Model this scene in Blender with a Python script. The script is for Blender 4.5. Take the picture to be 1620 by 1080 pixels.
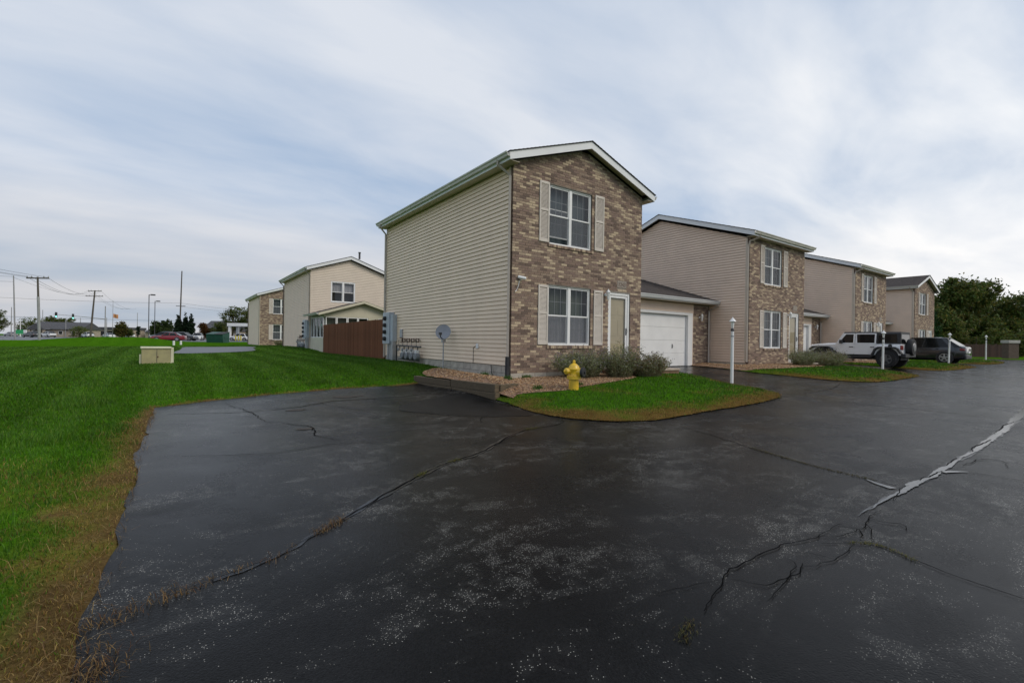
import bpy, bmesh, math, random
import numpy as np
from mathutils import Vector, Matrix
from mathutils.geometry import delaunay_2d_cdt
random.seed(7); rng = np.random.default_rng(11)
for o in list(bpy.data.objects): bpy.data.objects.remove(o)
scene = bpy.context.scene; COL = scene.collection; rad = math.radians

# ------------------------------------------------------------------ camera
CAM = np.array([-7.0852, -9.847, 1.0239]); YAW, PITCH, ROLL = .6256, -.0004, .0151
F = np.array([math.sin(YAW)*math.cos(PITCH), math.cos(YAW)*math.cos(PITCH), math.sin(PITCH)])
R0 = np.array([math.cos(YAW), -math.sin(YAW), 0.]); U0 = np.cross(R0, F)
RV = R0*math.cos(ROLL)+U0*math.sin(ROLL); UV = -R0*math.sin(ROLL)+U0*math.cos(ROLL)
cd = bpy.data.cameras.new('camera'); cam = bpy.data.objects.new('camera', cd); COL.objects.link(cam)
cd.sensor_fit = 'HORIZONTAL'; cd.sensor_width = 36; cd.lens = 738.89/1620*36; cd.clip_start = .05; cd.clip_end = 6000
m = Matrix.Identity(4)
for i in range(3): m[i][0] = RV[i]; m[i][1] = UV[i]; m[i][2] = -F[i]; m[i][3] = CAM[i]
cam.matrix_world = m; scene.camera = cam

# ------------------------------------------------------------------ sky, sun, exposure
SUN_AZ = rad(-65); SUN_EL = rad(42)          # azimuth measured from +x towards +y
SD = Vector((math.cos(SUN_AZ)*math.cos(SUN_EL), math.sin(SUN_AZ)*math.cos(SUN_EL), math.sin(SUN_EL)))
world = bpy.data.worlds.new('World'); scene.world = world; world.use_nodes = True
nt = world.node_tree; nt.nodes.clear()
def N(tree, typ, **kw):
    n = tree.nodes.new(typ)
    for k, v in kw.items():
        if k.startswith('i_'): n.inputs[int(k[2:])].default_value = v
        else: setattr(n, k, v)
    return n
def mth(t, op, a, b=None, clamp=False):
    n = t.nodes.new('ShaderNodeMath'); n.operation = op; n.use_clamp = clamp
    for i, v in enumerate((a, b)):
        if v is None: continue
        if isinstance(v, (int, float)): n.inputs[i].default_value = v
        else: t.links.new(v, n.inputs[i])
    return n.outputs[0]
def ramp(t, fac, stops, interp='LINEAR'):
    n = t.nodes.new('ShaderNodeValToRGB'); cr = n.color_ramp; cr.interpolation = interp
    while len(cr.elements) < len(stops): cr.elements.new(.5)
    for e, (p, c) in zip(cr.elements, stops):
        e.position = p; e.color = (c, c, c, 1) if isinstance(c, (int, float)) else (*c, 1)
    t.links.new(fac, n.inputs[0]); return n.outputs[0]
def mixc(t, fac, a, b, mode='MIX'):
    n = t.nodes.new('ShaderNodeMix'); n.data_type = 'RGBA'; n.blend_type = mode
    for s, v in ((n.inputs[0], fac), (n.inputs[6], a), (n.inputs[7], b)):
        if isinstance(v, (int, float)): s.default_value = v
        elif isinstance(v, tuple): s.default_value = (*v, 1)
        else: t.links.new(v, s)
    return n.outputs[2]
sky = N(nt, 'ShaderNodeTexSky', sky_type='NISHITA', sun_disc=False)
sky.sun_elevation = SUN_EL; sky.sun_rotation = math.atan2(SD.x, SD.y); sky.air_density = 1.2; sky.dust_density = 2.0
tc = N(nt, 'ShaderNodeTexCoord')
sep = N(nt, 'ShaderNodeSeparateXYZ'); nt.links.new(tc.outputs['Generated'], sep.inputs[0])
zz = mth(nt, 'ADD', mth(nt, 'MAXIMUM', sep.outputs[2], 0.0), .16)
px = mth(nt, 'DIVIDE', sep.outputs[0], zz); py = mth(nt, 'DIVIDE', sep.outputs[1], zz)
cmb = N(nt, 'ShaderNodeCombineXYZ'); nt.links.new(px, cmb.inputs[0]); nt.links.new(py, cmb.inputs[1])
def cloud(rot, sc, loc, nscale, detail, rough, dist):
    mp = N(nt, 'ShaderNodeMapping'); mp.inputs['Rotation'].default_value = (0, 0, rot); mp.inputs['Scale'].default_value = sc; mp.inputs['Location'].default_value = loc
    nt.links.new(cmb.outputs[0], mp.inputs[0])
    n = N(nt, 'ShaderNodeTexNoise'); n.inputs['Scale'].default_value = nscale; n.inputs['Detail'].default_value = detail
    n.inputs['Roughness'].default_value = rough; n.inputs['Distortion'].default_value = dist
    nt.links.new(mp.outputs[0], n.inputs[0]); return n.outputs[0]
c1 = cloud(rad(-42), (.60, 1.25, 1), (3.1, 1.7, 0), .55, 7, .50, .45)
c2 = cloud(rad(-58), (.8, 1.8, 1), (7.3, 4.2, 0), 1.5, 8, .54, .35)
cm = mth(nt, 'ADD', mth(nt, 'MULTIPLY', c1, .62), mth(nt, 'MULTIPLY', c2, .38))
vd = N(nt, 'ShaderNodeVectorMath', operation='DOT_PRODUCT'); nt.links.new(tc.outputs['Generated'], vd.inputs[0]); vd.inputs[1].default_value = (math.cos(rad(-6))*.97, math.sin(rad(-6))*.97, .22)
glow = mth(nt, 'POWER', mth(nt, 'MAXIMUM', vd.outputs['Value'], 0.0), 5.5)
cov = ramp(nt, mth(nt, 'ADD', cm, mth(nt, 'MULTIPLY', glow, .09)), [(.38, 0.0), (.50, .52), (.62, 1.0)])
thin = mixc(nt, .10, (3.9, 5.0, 6.7), sky.outputs[0])
clw = mixc(nt, glow, (6.7, 7.1, 7.8), (10.4, 10.3, 10.1))
skyc = mixc(nt, cov, thin, clw)
hz = ramp(nt, sep.outputs[2], [(0.0, 1.0), (.10, .75), (.26, 0.0)])
hzl = mixc(nt, ramp(nt, c1, [(.40, 0.0), (.58, 1.0)]), (4.2, 4.55, 5.0), (5.9, 5.55, 5.35))
hzc = mixc(nt, glow, hzl, (10.6, 10.3, 10.1))
skyc = mixc(nt, mth(nt, 'MULTIPLY', hz, .68), skyc, hzc)
bg = N(nt, 'ShaderNodeBackground'); bg.inputs[1].default_value = .080; nt.links.new(skyc, bg.inputs[0])
wo = N(nt, 'ShaderNodeOutputWorld'); nt.links.new(bg.outputs[0], wo.inputs[0])
sl = bpy.data.lights.new('sun', 'SUN'); sl.energy = 1.15; sl.angle = rad(30); sl.color = (1, .90, .77)
so = bpy.data.objects.new('sun', sl); COL.objects.link(so); so.location = (0, -30, 40)
so.rotation_euler = (-SD).to_track_quat('-Z', 'Y').to_euler()
scene.view_settings.view_transform = 'Standard'; scene.view_settings.look = 'None'; scene.view_settings.exposure = .42; scene.view_settings.gamma = 1
scene.render.engine = 'CYCLES'

# ------------------------------------------------------------------ materials
def newmat(name):
    mt = bpy.data.materials.new(name); mt.use_nodes = True; t = mt.node_tree; t.nodes.clear()
    b = t.nodes.new('ShaderNodeBsdfPrincipled'); o = t.nodes.new('ShaderNodeOutputMaterial'); t.links.new(b.outputs[0], o.inputs[0])
    return mt, t, b
def noise(t, scale, detail=4, rough=.55, coord='Object', dist=0, sc=None):
    c = t.nodes.new('ShaderNodeTexCoord'); n = t.nodes.new('ShaderNodeTexNoise'); src = c.outputs[coord]
    if sc:
        mp = t.nodes.new('ShaderNodeMapping'); mp.inputs['Scale'].default_value = sc; t.links.new(src, mp.inputs[0]); src = mp.outputs[0]
    t.links.new(src, n.inputs[0]); n.inputs['Scale'].default_value = scale; n.inputs['Detail'].default_value = detail
    n.inputs['Roughness'].default_value = rough; n.inputs['Distortion'].default_value = dist; return n.outputs[0]
def bump(t, b, h, strength, dist=.01):
    n = t.nodes.new('ShaderNodeBump'); n.inputs['Strength'].default_value = strength; n.inputs['Distance'].default_value = dist
    t.links.new(h, n.inputs['Height']); t.links.new(n.outputs[0], b.inputs['Normal'])
def pm(name, col, rough=.6, var=.15, scale=5, bs=0, bscale=60, metal=0, col2=None, sc=None, spec=.5, obj_var=0, coat=0):
    mt, t, b = newmat(name)
    lo = tuple(c*(1-var) for c in col) if col2 is None else col2; hi = tuple(min(1, c*(1+var)) for c in col)
    c = mixc(t, ramp(t, noise(t, scale, 5, sc=sc), [(.3, 0.0), (.7, 1.0)]), lo, hi)
    if obj_var:
        oi = t.nodes.new('ShaderNodeObjectInfo'); f = mth(t, 'ADD', mth(t, 'MULTIPLY', oi.outputs['Random'], 2*obj_var), 1-obj_var)
        cc = t.nodes.new('ShaderNodeCombineColor')
        for i in range(3): t.links.new(f, cc.inputs[i])
        c = mixc(t, 1.0, c, cc.outputs[0], 'MULTIPLY')
    t.links.new(c, b.inputs['Base Color']); b.inputs['Roughness'].default_value = rough; b.inputs['Metallic'].default_value = metal
    b.inputs['Specular IOR Level'].default_value = spec; b.inputs['Coat Weight'].default_value = coat; b.inputs['Coat Roughness'].default_value = .05
    if bs: bump(t, b, noise(t, bscale, 4), bs)
    return mt
def attr_mat(name, rough=.6, spec=.3, bs=0, bscale=50, trans=0):
    mt, t, b = newmat(name); a = t.nodes.new('ShaderNodeAttribute'); a.attribute_name = 'Col'
    t.links.new(a.outputs[0], b.inputs['Base Color']); b.inputs['Roughness'].default_value = rough; b.inputs['Specular IOR Level'].default_value = spec
    if bs: bump(t, b, noise(t, bscale, 4), bs)
    if trans:
        tr = t.nodes.new('ShaderNodeBsdfTranslucent'); t.links.new(a.outputs[0], tr.inputs[0]); mx = t.nodes.new('ShaderNodeMixShader'); mx.inputs[0].default_value = trans
        t.links.new(b.outputs[0], mx.inputs[1]); t.links.new(tr.outputs[0], mx.inputs[2]); t.links.new(mx.outputs[0], [n for n in t.nodes if n.type == 'OUTPUT_MATERIAL'][0].inputs[0])
    return mt
def glass_mat(name, tint=.75, ior=1.5, rough=.01):
    mt, t, b = newmat(name); t.nodes.remove(b); o = [n for n in t.nodes][0]
    tr = t.nodes.new('ShaderNodeBsdfTransparent'); tr.inputs[0].default_value = (tint, tint, tint, 1)
    gl = t.nodes.new('ShaderNodeBsdfGlossy'); gl.inputs['Roughness'].default_value = rough; gl.inputs[0].default_value = (.95, .97, 1, 1)
    lw = t.nodes.new('ShaderNodeLayerWeight'); lw.inputs[0].default_value = .5; mx = t.nodes.new('ShaderNodeMixShader')
    f2 = mth(t, 'ADD', mth(t, 'MULTIPLY', mth(t, 'POWER', lw.outputs['Facing'], 5.0), .6), .05, True)
    t.links.new(f2, mx.inputs[0]); t.links.new(tr.outputs[0], mx.inputs[1]); t.links.new(gl.outputs[0], mx.inputs[2]); t.links.new(mx.outputs[0], o.inputs[0]); return mt
M = {}
def screen_mat(name):
    mt, t, b = newmat(name); o = [n for n in t.nodes if n.type == 'OUTPUT_MATERIAL'][0]; b.inputs['Base Color'].default_value = (.16, .17, .19, 1); b.inputs['Roughness'].default_value = .9
    tr = t.nodes.new('ShaderNodeBsdfTransparent'); mx = t.nodes.new('ShaderNodeMixShader'); mx.inputs[0].default_value = .42; t.links.new(tr.outputs[0], mx.inputs[1]); t.links.new(b.outputs[0], mx.inputs[2]); t.links.new(mx.outputs[0], o.inputs[0]); return mt
M['screen'] = screen_mat('insect_screen')
M['bricks'] = [pm('brick_%d' % i, c, .85, .22, 30, .35, 90) for i, c in enumerate([(.235, .163, .120), (.145, .099, .076), (.285, .208, .153), (.49, .385, .262), (.225, .153, .120), (.37, .28, .197)])]
M['mortar'] = pm('mortar', (.30, .26, .22), .9, .2, 20, .3)
M['siding'] = pm('siding_vinyl', (.82, .645, .475), .5, .05, 1.5, .06, 30, obj_var=.025)
M['siding2'] = pm('siding_vinyl_shaded', (.75, .585, .455), .5, .05, 1.5, .06, 30, obj_var=.025)  # same siding as the nearest house, neighbour's shade put into its colour
M['trim'] = pm('trim_tan', (.60, .51, .41), .5, .06, 3)
M['white'] = pm('white_paint', (.78, .78, .77), .45, .05, 2)
M['whitef'] = pm('fascia_white', (.74, .75, .76), .4, .05, 2)
M['muntin'] = pm('muntin_grey', (.33, .35, .36), .5, .05, 3)
M['gutter'] = pm('gutter_metal', (.64, .62, .57), .35, .10, 1.2, col2=(.52, .51, .45))
M['soffit'] = pm('soffit_vinyl', (.55, .49, .38), .6, .05, 3)
M['down'] = pm('downspout', (.46, .40, .34), .45, .08, 3)
M['downdark'] = pm('downspout_brown', (.17, .125, .095), .45, .1, 3)
M['shutter'] = pm('shutter_plastic', (.60, .545, .48), .55, .06, 3)
M['glass'] = glass_mat('window_glass')
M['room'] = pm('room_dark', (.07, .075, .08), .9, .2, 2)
M['curtain'] = pm('curtain_cloth', (.46, .47, .50), .9, .12, 3, sc=(6, 1, .3))
M['curtaing'] = pm('curtain_greenish', (.10, .125, .10), .9, .25, 3, sc=(6, 1, .3))
M['blind'] = pm('blind_cloth', (.085, .115, .13), .8, .15, 3, sc=(5, 1, .4))
M['doorpanel'] = pm('door_beige', (.62, .53, .35), .5, .07, 2)
M['metal'] = pm('metal_grey', (.40, .41, .43), .4, .1, 8, metal=.6)
M['darkmetal'] = pm('metal_dark', (.06, .06, .065), .5, .2, 10, metal=.3)
M['rust'] = pm('pipe_rust', (.10, .05, .03), .8, .4, 14, .3)
M['gasgrey'] = pm('gas_meter_grey', (.20, .21, .22), .5, .25, 6)
M['greymeter'] = pm('meter_grey', (.42, .46, .50), .45, .1, 6)
M['block'] = pm('concrete_block', (.44, .40, .34), .92, .18, 4, .4, 40, obj_var=.12)
M['concrete'] = pm('concrete', (.42, .40, .37), .9, .15, 3, .3, 50)
M['brickstep'] = pm('step_brown', (.17, .10, .06), .85, .2, 6, .3)
M['steptop'] = pm('step_top', (.42, .34, .27), .9, .15, 5, .3)
M['wood'] = pm('weathered_timber', (.115, .082, .05), .9, .35, 6, .5, 30, sc=(1, 8, 8), col2=(.05, .043, .025))
M['fenceshade'] = pm('fence_shaded', (.045, .021, .015), .85, .25, 3, .3, 30, sc=(8, 8, .7), obj_var=.18)  # right-hand fence: shade of the trees painted into the board colour
M['fence'] = pm('fence_stain', (.165, .066, .032), .85, .25, 3, .3, 30, sc=(8, 8, .7), obj_var=.18, spec=.15)
M['yellow'] = pm('hydrant_yellow', (.72, .47, .03), .35, .12, 7, .1, 30, col2=(.52, .33, .02), coat=.3)
M['black'] = pm('black_rubber', (.022, .022, .024), .7, .2, 10)
M['blackpl'] = pm('black_plastic', (.03, .03, .033), .55, .15, 10)
M['tyre'] = pm('tyre_rubber', (.016, .016, .017), .75, .2, 20)
M['darkrim'] = pm('dark_rim', (.16, .16, .17), .35, .2, 10, metal=.6)
M['rim'] = pm('alloy_rim', (.50, .51, .53), .3, .1, 10, metal=.7)
M['carglass'] = pm('car_glass', (.008, .009, .010), .06, .1, 3, spec=.35)
M['lampglass'] = pm('lamp_glass', (.72, .72, .70), .2, .06, 8)
M['tail'] = pm('tail_lens', (.22, .012, .015), .2, .1, 8, coat=.5)
M['dish'] = pm('dish_grey', (.30, .31, .34), .5, .08, 5)
M['boxtan'] = pm('utility_tan', (.36, .32, .16), .6, .14, 4, .15, 20, col2=(.30, .27, .15))
M['boxtop'] = pm('utility_tan_lid', (.62, .60, .43), .55, .08, 4)
M['pole'] = pm('pole_wood', (.10, .085, .07), .9, .25, 3, sc=(8, 8, .6))
M['polegrey'] = pm('pole_grey', (.30, .30, .30), .7, .15, 3)
M['wire'] = pm('wire_black', (.03, .03, .032), .6, .1, 3)
M['greenpaint'] = pm('dumpster_green', (.006, .055, .038), .5, .2, 3)
M['roofdark'] = pm('far_roof', (.075, .075, .082), .9, .25, 2)
M['stucco'] = pm('far_stucco', (.38, .32, .25), .9, .12, 2)
M['farbrick'] = pm('far_brick_shaded', (.10, .07, .055), .9, .25, 8)  # pillar brick, darkened in colour to carry the trees' shade
M['orange'] = pm('flag_orange', (.55, .25, .10), .8, .3, 1.5)
M['signgreen'] = pm('sign_green', (.03, .38, .13), .5, .1, 3)
M['yellowpost'] = pm('bollard_yellow', (.55, .46, .05), .5, .1, 4)
def paint(n, c, rough=.28): return pm('paint_'+n, c, rough, .04, 2, coat=.7)
mt, t, b = newmat('signal_green'); b.inputs['Emission Color'].default_value = (.25, 1, .75, 1); b.inputs['Emission Strength'].default_value = 2.2; b.inputs['Base Color'].default_value = (.1, .6, .4, 1); M['sigon'] = mt
def shingle_mat(name, c):
    mt, t, b = newmat(name); co = t.nodes.new('ShaderNodeTexCoord'); v = t.nodes.new('ShaderNodeTexVoronoi'); mp = t.nodes.new('ShaderNodeMapping'); mp.inputs['Scale'].default_value = (3.3, 7.5, 1)
    t.links.new(co.outputs['Object'], mp.inputs[0]); t.links.new(mp.outputs[0], v.inputs[0]); v.inputs['Scale'].default_value = 1.0
    f = ramp(t, v.outputs['Color'], [(0, .7), (1, 1.25)]); c2 = mixc(t, 1.0, c, f, 'MULTIPLY')
    g = ramp(t, noise(t, 160, 2), [(.3, .6), (.7, 1.35)]); c3 = mixc(t, 1.0, c2, g, 'MULTIPLY')
    t.links.new(c3, b.inputs['Base Color']); b.inputs['Roughness'].default_value = .95; bump(t, b, noise(t, 120, 3), .5); return mt
M['shingle'] = shingle_mat('asphalt_shingle', (.055, .044, .04))

# ------------------------------------------------------------------ mesh helpers
def tag(o, label=None, cat=None, group=None, kind=None):
    if label: o['label'] = label
    if cat: o['category'] = cat
    if group: o['group'] = group
    if kind: o['kind'] = kind
    return o
def empty(name, loc=(0, 0, 0), rz=0):
    o = bpy.data.objects.new(name, None); COL.objects.link(o); o.location = loc; o.rotation_euler = (0, 0, rz); o.empty_display_size = .2; return o
def link(name, me, parent=None, loc=None):
    o = bpy.data.objects.new(name, me); COL.objects.link(o)
    if parent is not None: o.parent = parent
    if loc is not None: o.location = loc
    return o
class MB:
    def __init__(s): s.v = []; s.f = []; s.mi = []; s.cur = 0
    def poly(s, pts):
        n = len(s.v); s.v += [tuple(p) for p in pts]; s.f.append(tuple(range(n, n+len(pts)))); s.mi.append(s.cur)
    def hexa(s, p):            # 8 points: bottom loop 0-3, top loop 4-7
        n = len(s.v); s.v += [tuple(q) for q in p]
        for q in ((3, 2, 1, 0), (4, 5, 6, 7), (0, 1, 5, 4), (1, 2, 6, 5), (2, 3, 7, 6), (3, 0, 4, 7)): s.f.append(tuple(n+i for i in q)); s.mi.append(s.cur)
    def box(s, x0, x1, y0, y1, z0, z1): s.hexa([(x0, y0, z0), (x1, y0, z0), (x1, y1, z0), (x0, y1, z0), (x0, y0, z1), (x1, y0, z1), (x1, y1, z1), (x0, y1, z1)]); return s
    def prism(s, pts, d):      # planar polygon pts extruded by vector d
        n = len(s.v); k = len(pts); s.v += [tuple(p) for p in pts]+[tuple(p[i]+d[i] for i in range(3)) for p in pts]
        s.f.append(tuple(range(n+k-1, n-1, -1))); s.f.append(tuple(range(n+k, n+2*k))); s.mi += [s.cur]*2
        for i in range(k): j = (i+1) % k; s.f.append((n+i, n+j, n+k+j, n+k+i)); s.mi.append(s.cur)
        return s
    def tube(s, pts, r, seg=8, cap=True):
        rs = r if isinstance(r, (list, tuple)) else [r]*len(pts); pts = [Vector(p) for p in pts]; rings = []
        for i, p in enumerate(pts):
            d = (pts[min(i+1, len(pts)-1)]-pts[max(i-1, 0)]).normalized(); a = Vector((0, 0, 1)) if abs(d.z) < .9 else Vector((1, 0, 0))
            u = d.cross(a).normalized(); w = d.cross(u).normalized(); n = len(s.v)
            for k in range(seg): an = 2*math.pi*k/seg; s.v.append(tuple(p+u*(math.cos(an)*rs[i])+w*(math.sin(an)*rs[i])))
            rings.append(n)
        for a, bq in zip(rings, rings[1:]):
            for k in range(seg): j = (k+1) % seg; s.f.append((a+k, a+j, bq+j, bq+k)); s.mi.append(s.cur)
        if cap:
            s.f.append(tuple(rings[0]+k for k in range(seg)[::-1])); s.f.append(tuple(rings[-1]+k for k in range(seg))); s.mi += [s.cur]*2
        return s
    def lathe(s, prof, c=(0, 0, 0), axis=(0, 0, 1), seg=16, cap=True):   # prof: (radius, height along axis)
        ax = Vector(axis).normalized(); a = Vector((0, 0, 1)) if abs(ax.z) < .9 else Vector((1, 0, 0)); u = ax.cross(a).normalized(); w = ax.cross(u); c = Vector(c); rings = []
        for r, h in prof:
            rings.append(len(s.v))
            for k in range(seg): an = 2*math.pi*k/seg; s.v.append(tuple(c+ax*h+u*(math.cos(an)*r)+w*(math.sin(an)*r)))
        for p, q in zip(rings, rings[1:]):
            for k in range(seg): j = (k+1) % seg; s.f.append((p+k, p+j, q+j, q+k)); s.mi.append(s.cur)
        if cap: s.f.append(tuple(rings[0]+k for k in range(seg)[::-1])); s.f.append(tuple(rings[-1]+k for k in range(seg))); s.mi += [s.cur]*2
        return s
    def loft(s, rings, cap=True):
        ids = []
        for r in rings: ids.append(len(s.v)); s.v += [tuple(p) for p in r]
        k = len(rings[0])
        for p, q in zip(ids, ids[1:]):
            for i in range(k): j = (i+1) % k; s.f.append((p+i, p+j, q+j, q+i)); s.mi.append(s.cur)
        if cap: s.f.append(tuple(ids[0]+i for i in range(k)[::-1])); s.f.append(tuple(ids[-1]+i for i in range(k))); s.mi += [s.cur]*2
        return s
    def mesh(s, name, mats, fix=True):
        me = bpy.data.meshes.new(name); me.from_pydata(s.v, [], s.f)
        for mm in (mats if isinstance(mats, list) else [mats]): me.materials.append(mm)
        me.polygons.foreach_set('material_index', s.mi)
        if fix:
            bm = bmesh.new(); bm.from_mesh(me); bmesh.ops.recalc_face_normals(bm, faces=bm.faces); bm.to_mesh(me); bm.free()
        return me
    def build(s, name, mats, parent=None, bevel=0, smooth=False, seg=2, loc=None):
        me = s.mesh(name, mats); o = link(name, me, parent, loc)
        if smooth: me.polygons.foreach_set('use_smooth', [True]*len(me.polygons))
        if bevel:
            md = o.modifiers.new('bevel', 'BEVEL'); md.width = bevel; md.segments = seg; md.limit_method = 'ANGLE'; md.angle_limit = rad(35)
            if not smooth: me.polygons.foreach_set('use_smooth', [False]*len(me.polygons))
        if smooth:
            md = o.modifiers.new('es', 'EDGE_SPLIT'); md.split_angle = rad(38)
        return o
def np_mesh(name, V, T, mat, col=None, parent=None, kind=None):
    """triangles from numpy arrays with a point colour attribute"""
    me = bpy.data.meshes.new(name); nv, nf = len(V), len(T)
    me.vertices.add(nv); me.vertices.foreach_set('co', np.ascontiguousarray(V, np.float32).ravel())
    me.loops.add(nf*3); me.loops.foreach_set('vertex_index', np.ascontiguousarray(T, np.int32).ravel())
    me.polygons.add(nf); me.polygons.foreach_set('loop_start', np.arange(nf, dtype=np.int32)*3); me.polygons.foreach_set('loop_total', np.full(nf, 3, np.int32))
    me.update(calc_edges=True)
    if col is not None:
        a = me.attributes.new('Col', 'FLOAT_COLOR', 'POINT'); c4 = np.ones((nv, 4), np.float32); c4[:, :3] = col; a.data.foreach_set('color', c4.ravel())
    me.materials.append(mat); o = link(name, me, parent)
    if kind: o['kind'] = kind
    return o
def ss(a, b, x): u = np.clip((np.asarray(x, float)-a)/(b-a), 0, 1); return u*u*(3-2*u)
def fbm(x, y, s, seed=0):
    """cheap value noise, vectorised, about -1..1"""
    out = 0; amp = 1; tot = 0
    for o in range(4):
        X = np.asarray(x)*s+seed*17.3+o*5.1; Y = np.asarray(y)*s+seed*9.7+o*3.3; xi = np.floor(X); yi = np.floor(Y); fx = X-xi; fy = Y-yi; fx = fx*fx*(3-2*fx); fy = fy*fy*(3-2*fy)
        h = lambda a, c: (np.sin(a*127.1+c*311.7+seed)*43758.5453) % 1.0
        v = (h(xi, yi)*(1-fx)+h(xi+1, yi)*fx)*(1-fy)+(h(xi, yi+1)*(1-fx)+h(xi+1, yi+1)*fx)*fy
        out = out+(v*2-1)*amp; tot += amp; amp *= .5; s *= 2.03
    return out/tot

# ------------------------------------------------------------------ terrain height
CP = np.array([(-7,-10,-.32),(-7.4,-6.5,-.32),(-4,-4,-.32),(-7.4,.9,-.28),(-1.7,1.8,-.24),(-4.5,0,-.30),(-1.05,-1.05,-.31),(-1.5,-3.4,-.32),(0,-4.8,-.31),
(4.5,-4.6,-.2),(6,-2.6,-.16),(9.5,-8,-.27),(0,-8.3,-.34),(-5,-8.5,-.34),(11,1.9,.07),(7.5,1.9,.07),(9,-2,-.08),(18.5,-2.65,-.06),(25,-5,-.15),(22,0,.02),(23.5,2.3,.05),
(31,-2.4,0.),(37,2,.06),(43.6,-2.1,.09),(40,-5,-.05),(60,0,.1),(60,-10,.05),(0,-15,-.3),(20,-15,-.25),(-10,-15,-.28),
(0,-.1,0),(0,9,.13),(2.5,-.3,.03),(5,-.3,.1),(12.5,0,.12),(17.6,0,.1),(25,.6,.08),(30,.6,.1),
(-9,-8,-.29),(-9,-3,-.24),(-12,-5,-.12),(-15,0,0),(-5,5,-.02),(-5,9,.06),(-7.5,12.5,.05),(-1,4.2,.03),(-12,10,.05),(0,15,.12),(0,19,.14),(0,22,.28),(-.3,31,.3),(0,44,.18),
(-8,25,.1),(-20,20,.1),(-20,-10,0),(-30,0,.1),(-30,30,.1),(-10,45,.1),(15,30,.2),(30,30,.2),(40,12,.1),(60,20,.1)])
def _tps(CP, lam=.02):
    n = len(CP); d = np.hypot(CP[:, None, 0]-CP[None, :, 0], CP[:, None, 1]-CP[None, :, 1])
    A = np.zeros((n+3, n+3)); A[:n, :n] = np.where(d > 0, d*d*np.log(d+1e-9), 0)+lam*np.eye(n); A[:n, n] = 1; A[:n, n+1:] = CP[:, :2]; A[n:, :n] = A[:n, n:].T
    return np.linalg.solve(A, np.r_[CP[:, 2], 0, 0, 0])
TW = _tps(CP)
def H(x, y):
    x = np.asarray(x, float); y = np.asarray(y, float); z = TW[-3]+TW[-2]*x+TW[-1]*y
    for i in range(len(CP)):
        d2 = (x-CP[i, 0])**2+(y-CP[i, 1])**2; z = z+TW[i]*.5*d2*np.log(d2+1e-12)
    s = ss(38, 63, np.hypot(x-5, y-5)); return z*(1-s)+.1*s
def Hf(x, y): return float(H(x, y))
BX, BY = np.array([-1.5, -2.63, -3.65, -5.31, -6.52, -7.41])[::-1], np.array([2.3, 2.34, 2.23, 1.76, 1.31, .84])[::-1]
def ytop(x): return np.where(np.asarray(x) < -1.5, np.interp(x, BX, BY), 2.3)
XL = -7.38
def inside_d(x, y):
    """>0 inside the paved area (metres to its edge)"""
    x = np.asarray(x, float); y = np.asarray(y, float)
    d = np.minimum(np.minimum(x-XL-.10*fbm(y, y*0, .9, 3), ytop(x)-y+.08*fbm(x, x*0, .8, 5)), np.minimum(y+16, 50-x))
    return d
def lawn_z(x, y):
    d = inside_d(x, y); u = (np.asarray(x)+12.0)*RV[0]+(np.asarray(y)-57.9)*RV[1]; v = (np.asarray(x)+12)*F[0]+(np.asarray(y)-57.9)*F[1]
    berm = .80*np.exp(-(u/6.0)**4)*np.exp(-(v/6.0)**2)+.22*np.exp(-((u+11)/8)**2)*np.exp(-(v/6)**2)
    return H(x, y)+np.where(d > 0, -.10*ss(0, .2, d), .012+.045*ss(0, .6, -d))+berm+.012*fbm(x, y, .5, 9)*ss(0, 1, -d)

# ------------------------------------------------------------------ ground, paving, islands
def poly_dist(x, y, P):
    x = np.asarray(x, float); y = np.asarray(y, float); d = np.full(x.shape, 1e9); ins = np.zeros(x.shape, bool); n = len(P)
    for i in range(n):
        ax, ay = P[i]; bx, by = P[(i+1) % n]; vx, vy = bx-ax, by-ay; t_ = np.clip(((x-ax)*vx+(y-ay)*vy)/(vx*vx+vy*vy+1e-12), 0, 1)
        d = np.minimum(d, np.hypot(x-ax-t_*vx, y-ay-t_*vy))
        c = ((ay > y) != (by > y)) & (x < (bx-ax)*(y-ay)/((by-ay) if by != ay else 1e-9)+ax); ins ^= c
    return np.where(ins, d, -d)
def smooth_poly(P, step=.12, jit=.03, seed=1, closed=True):
    out = []; n = len(P)
    for i in range(n if closed else n-1):
        p0, p1, p2, p3 = (np.array(P[(i+k) % n] if closed else P[min(max(i+k, 0), n-1)], float) for k in (-1, 0, 1, 2))
        L = np.hypot(*(p2-p1)); k = max(1, int(L/step))
        for j in range(k):
            u = j/k; q = .5*((2*p1)+(-p0+p2)*u+(2*p0-5*p1+4*p2-p3)*u*u+(-p0+3*p1-3*p2+p3)*u**3); out.append(q)
    if not closed: out.append(np.array(P[-1], float))
    out = np.array(out); out[:, 0] += jit*fbm(out[:, 0], out[:, 1], 4, seed); out[:, 1] += jit*fbm(out[:, 0], out[:, 1], 4, seed+3); return out
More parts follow.
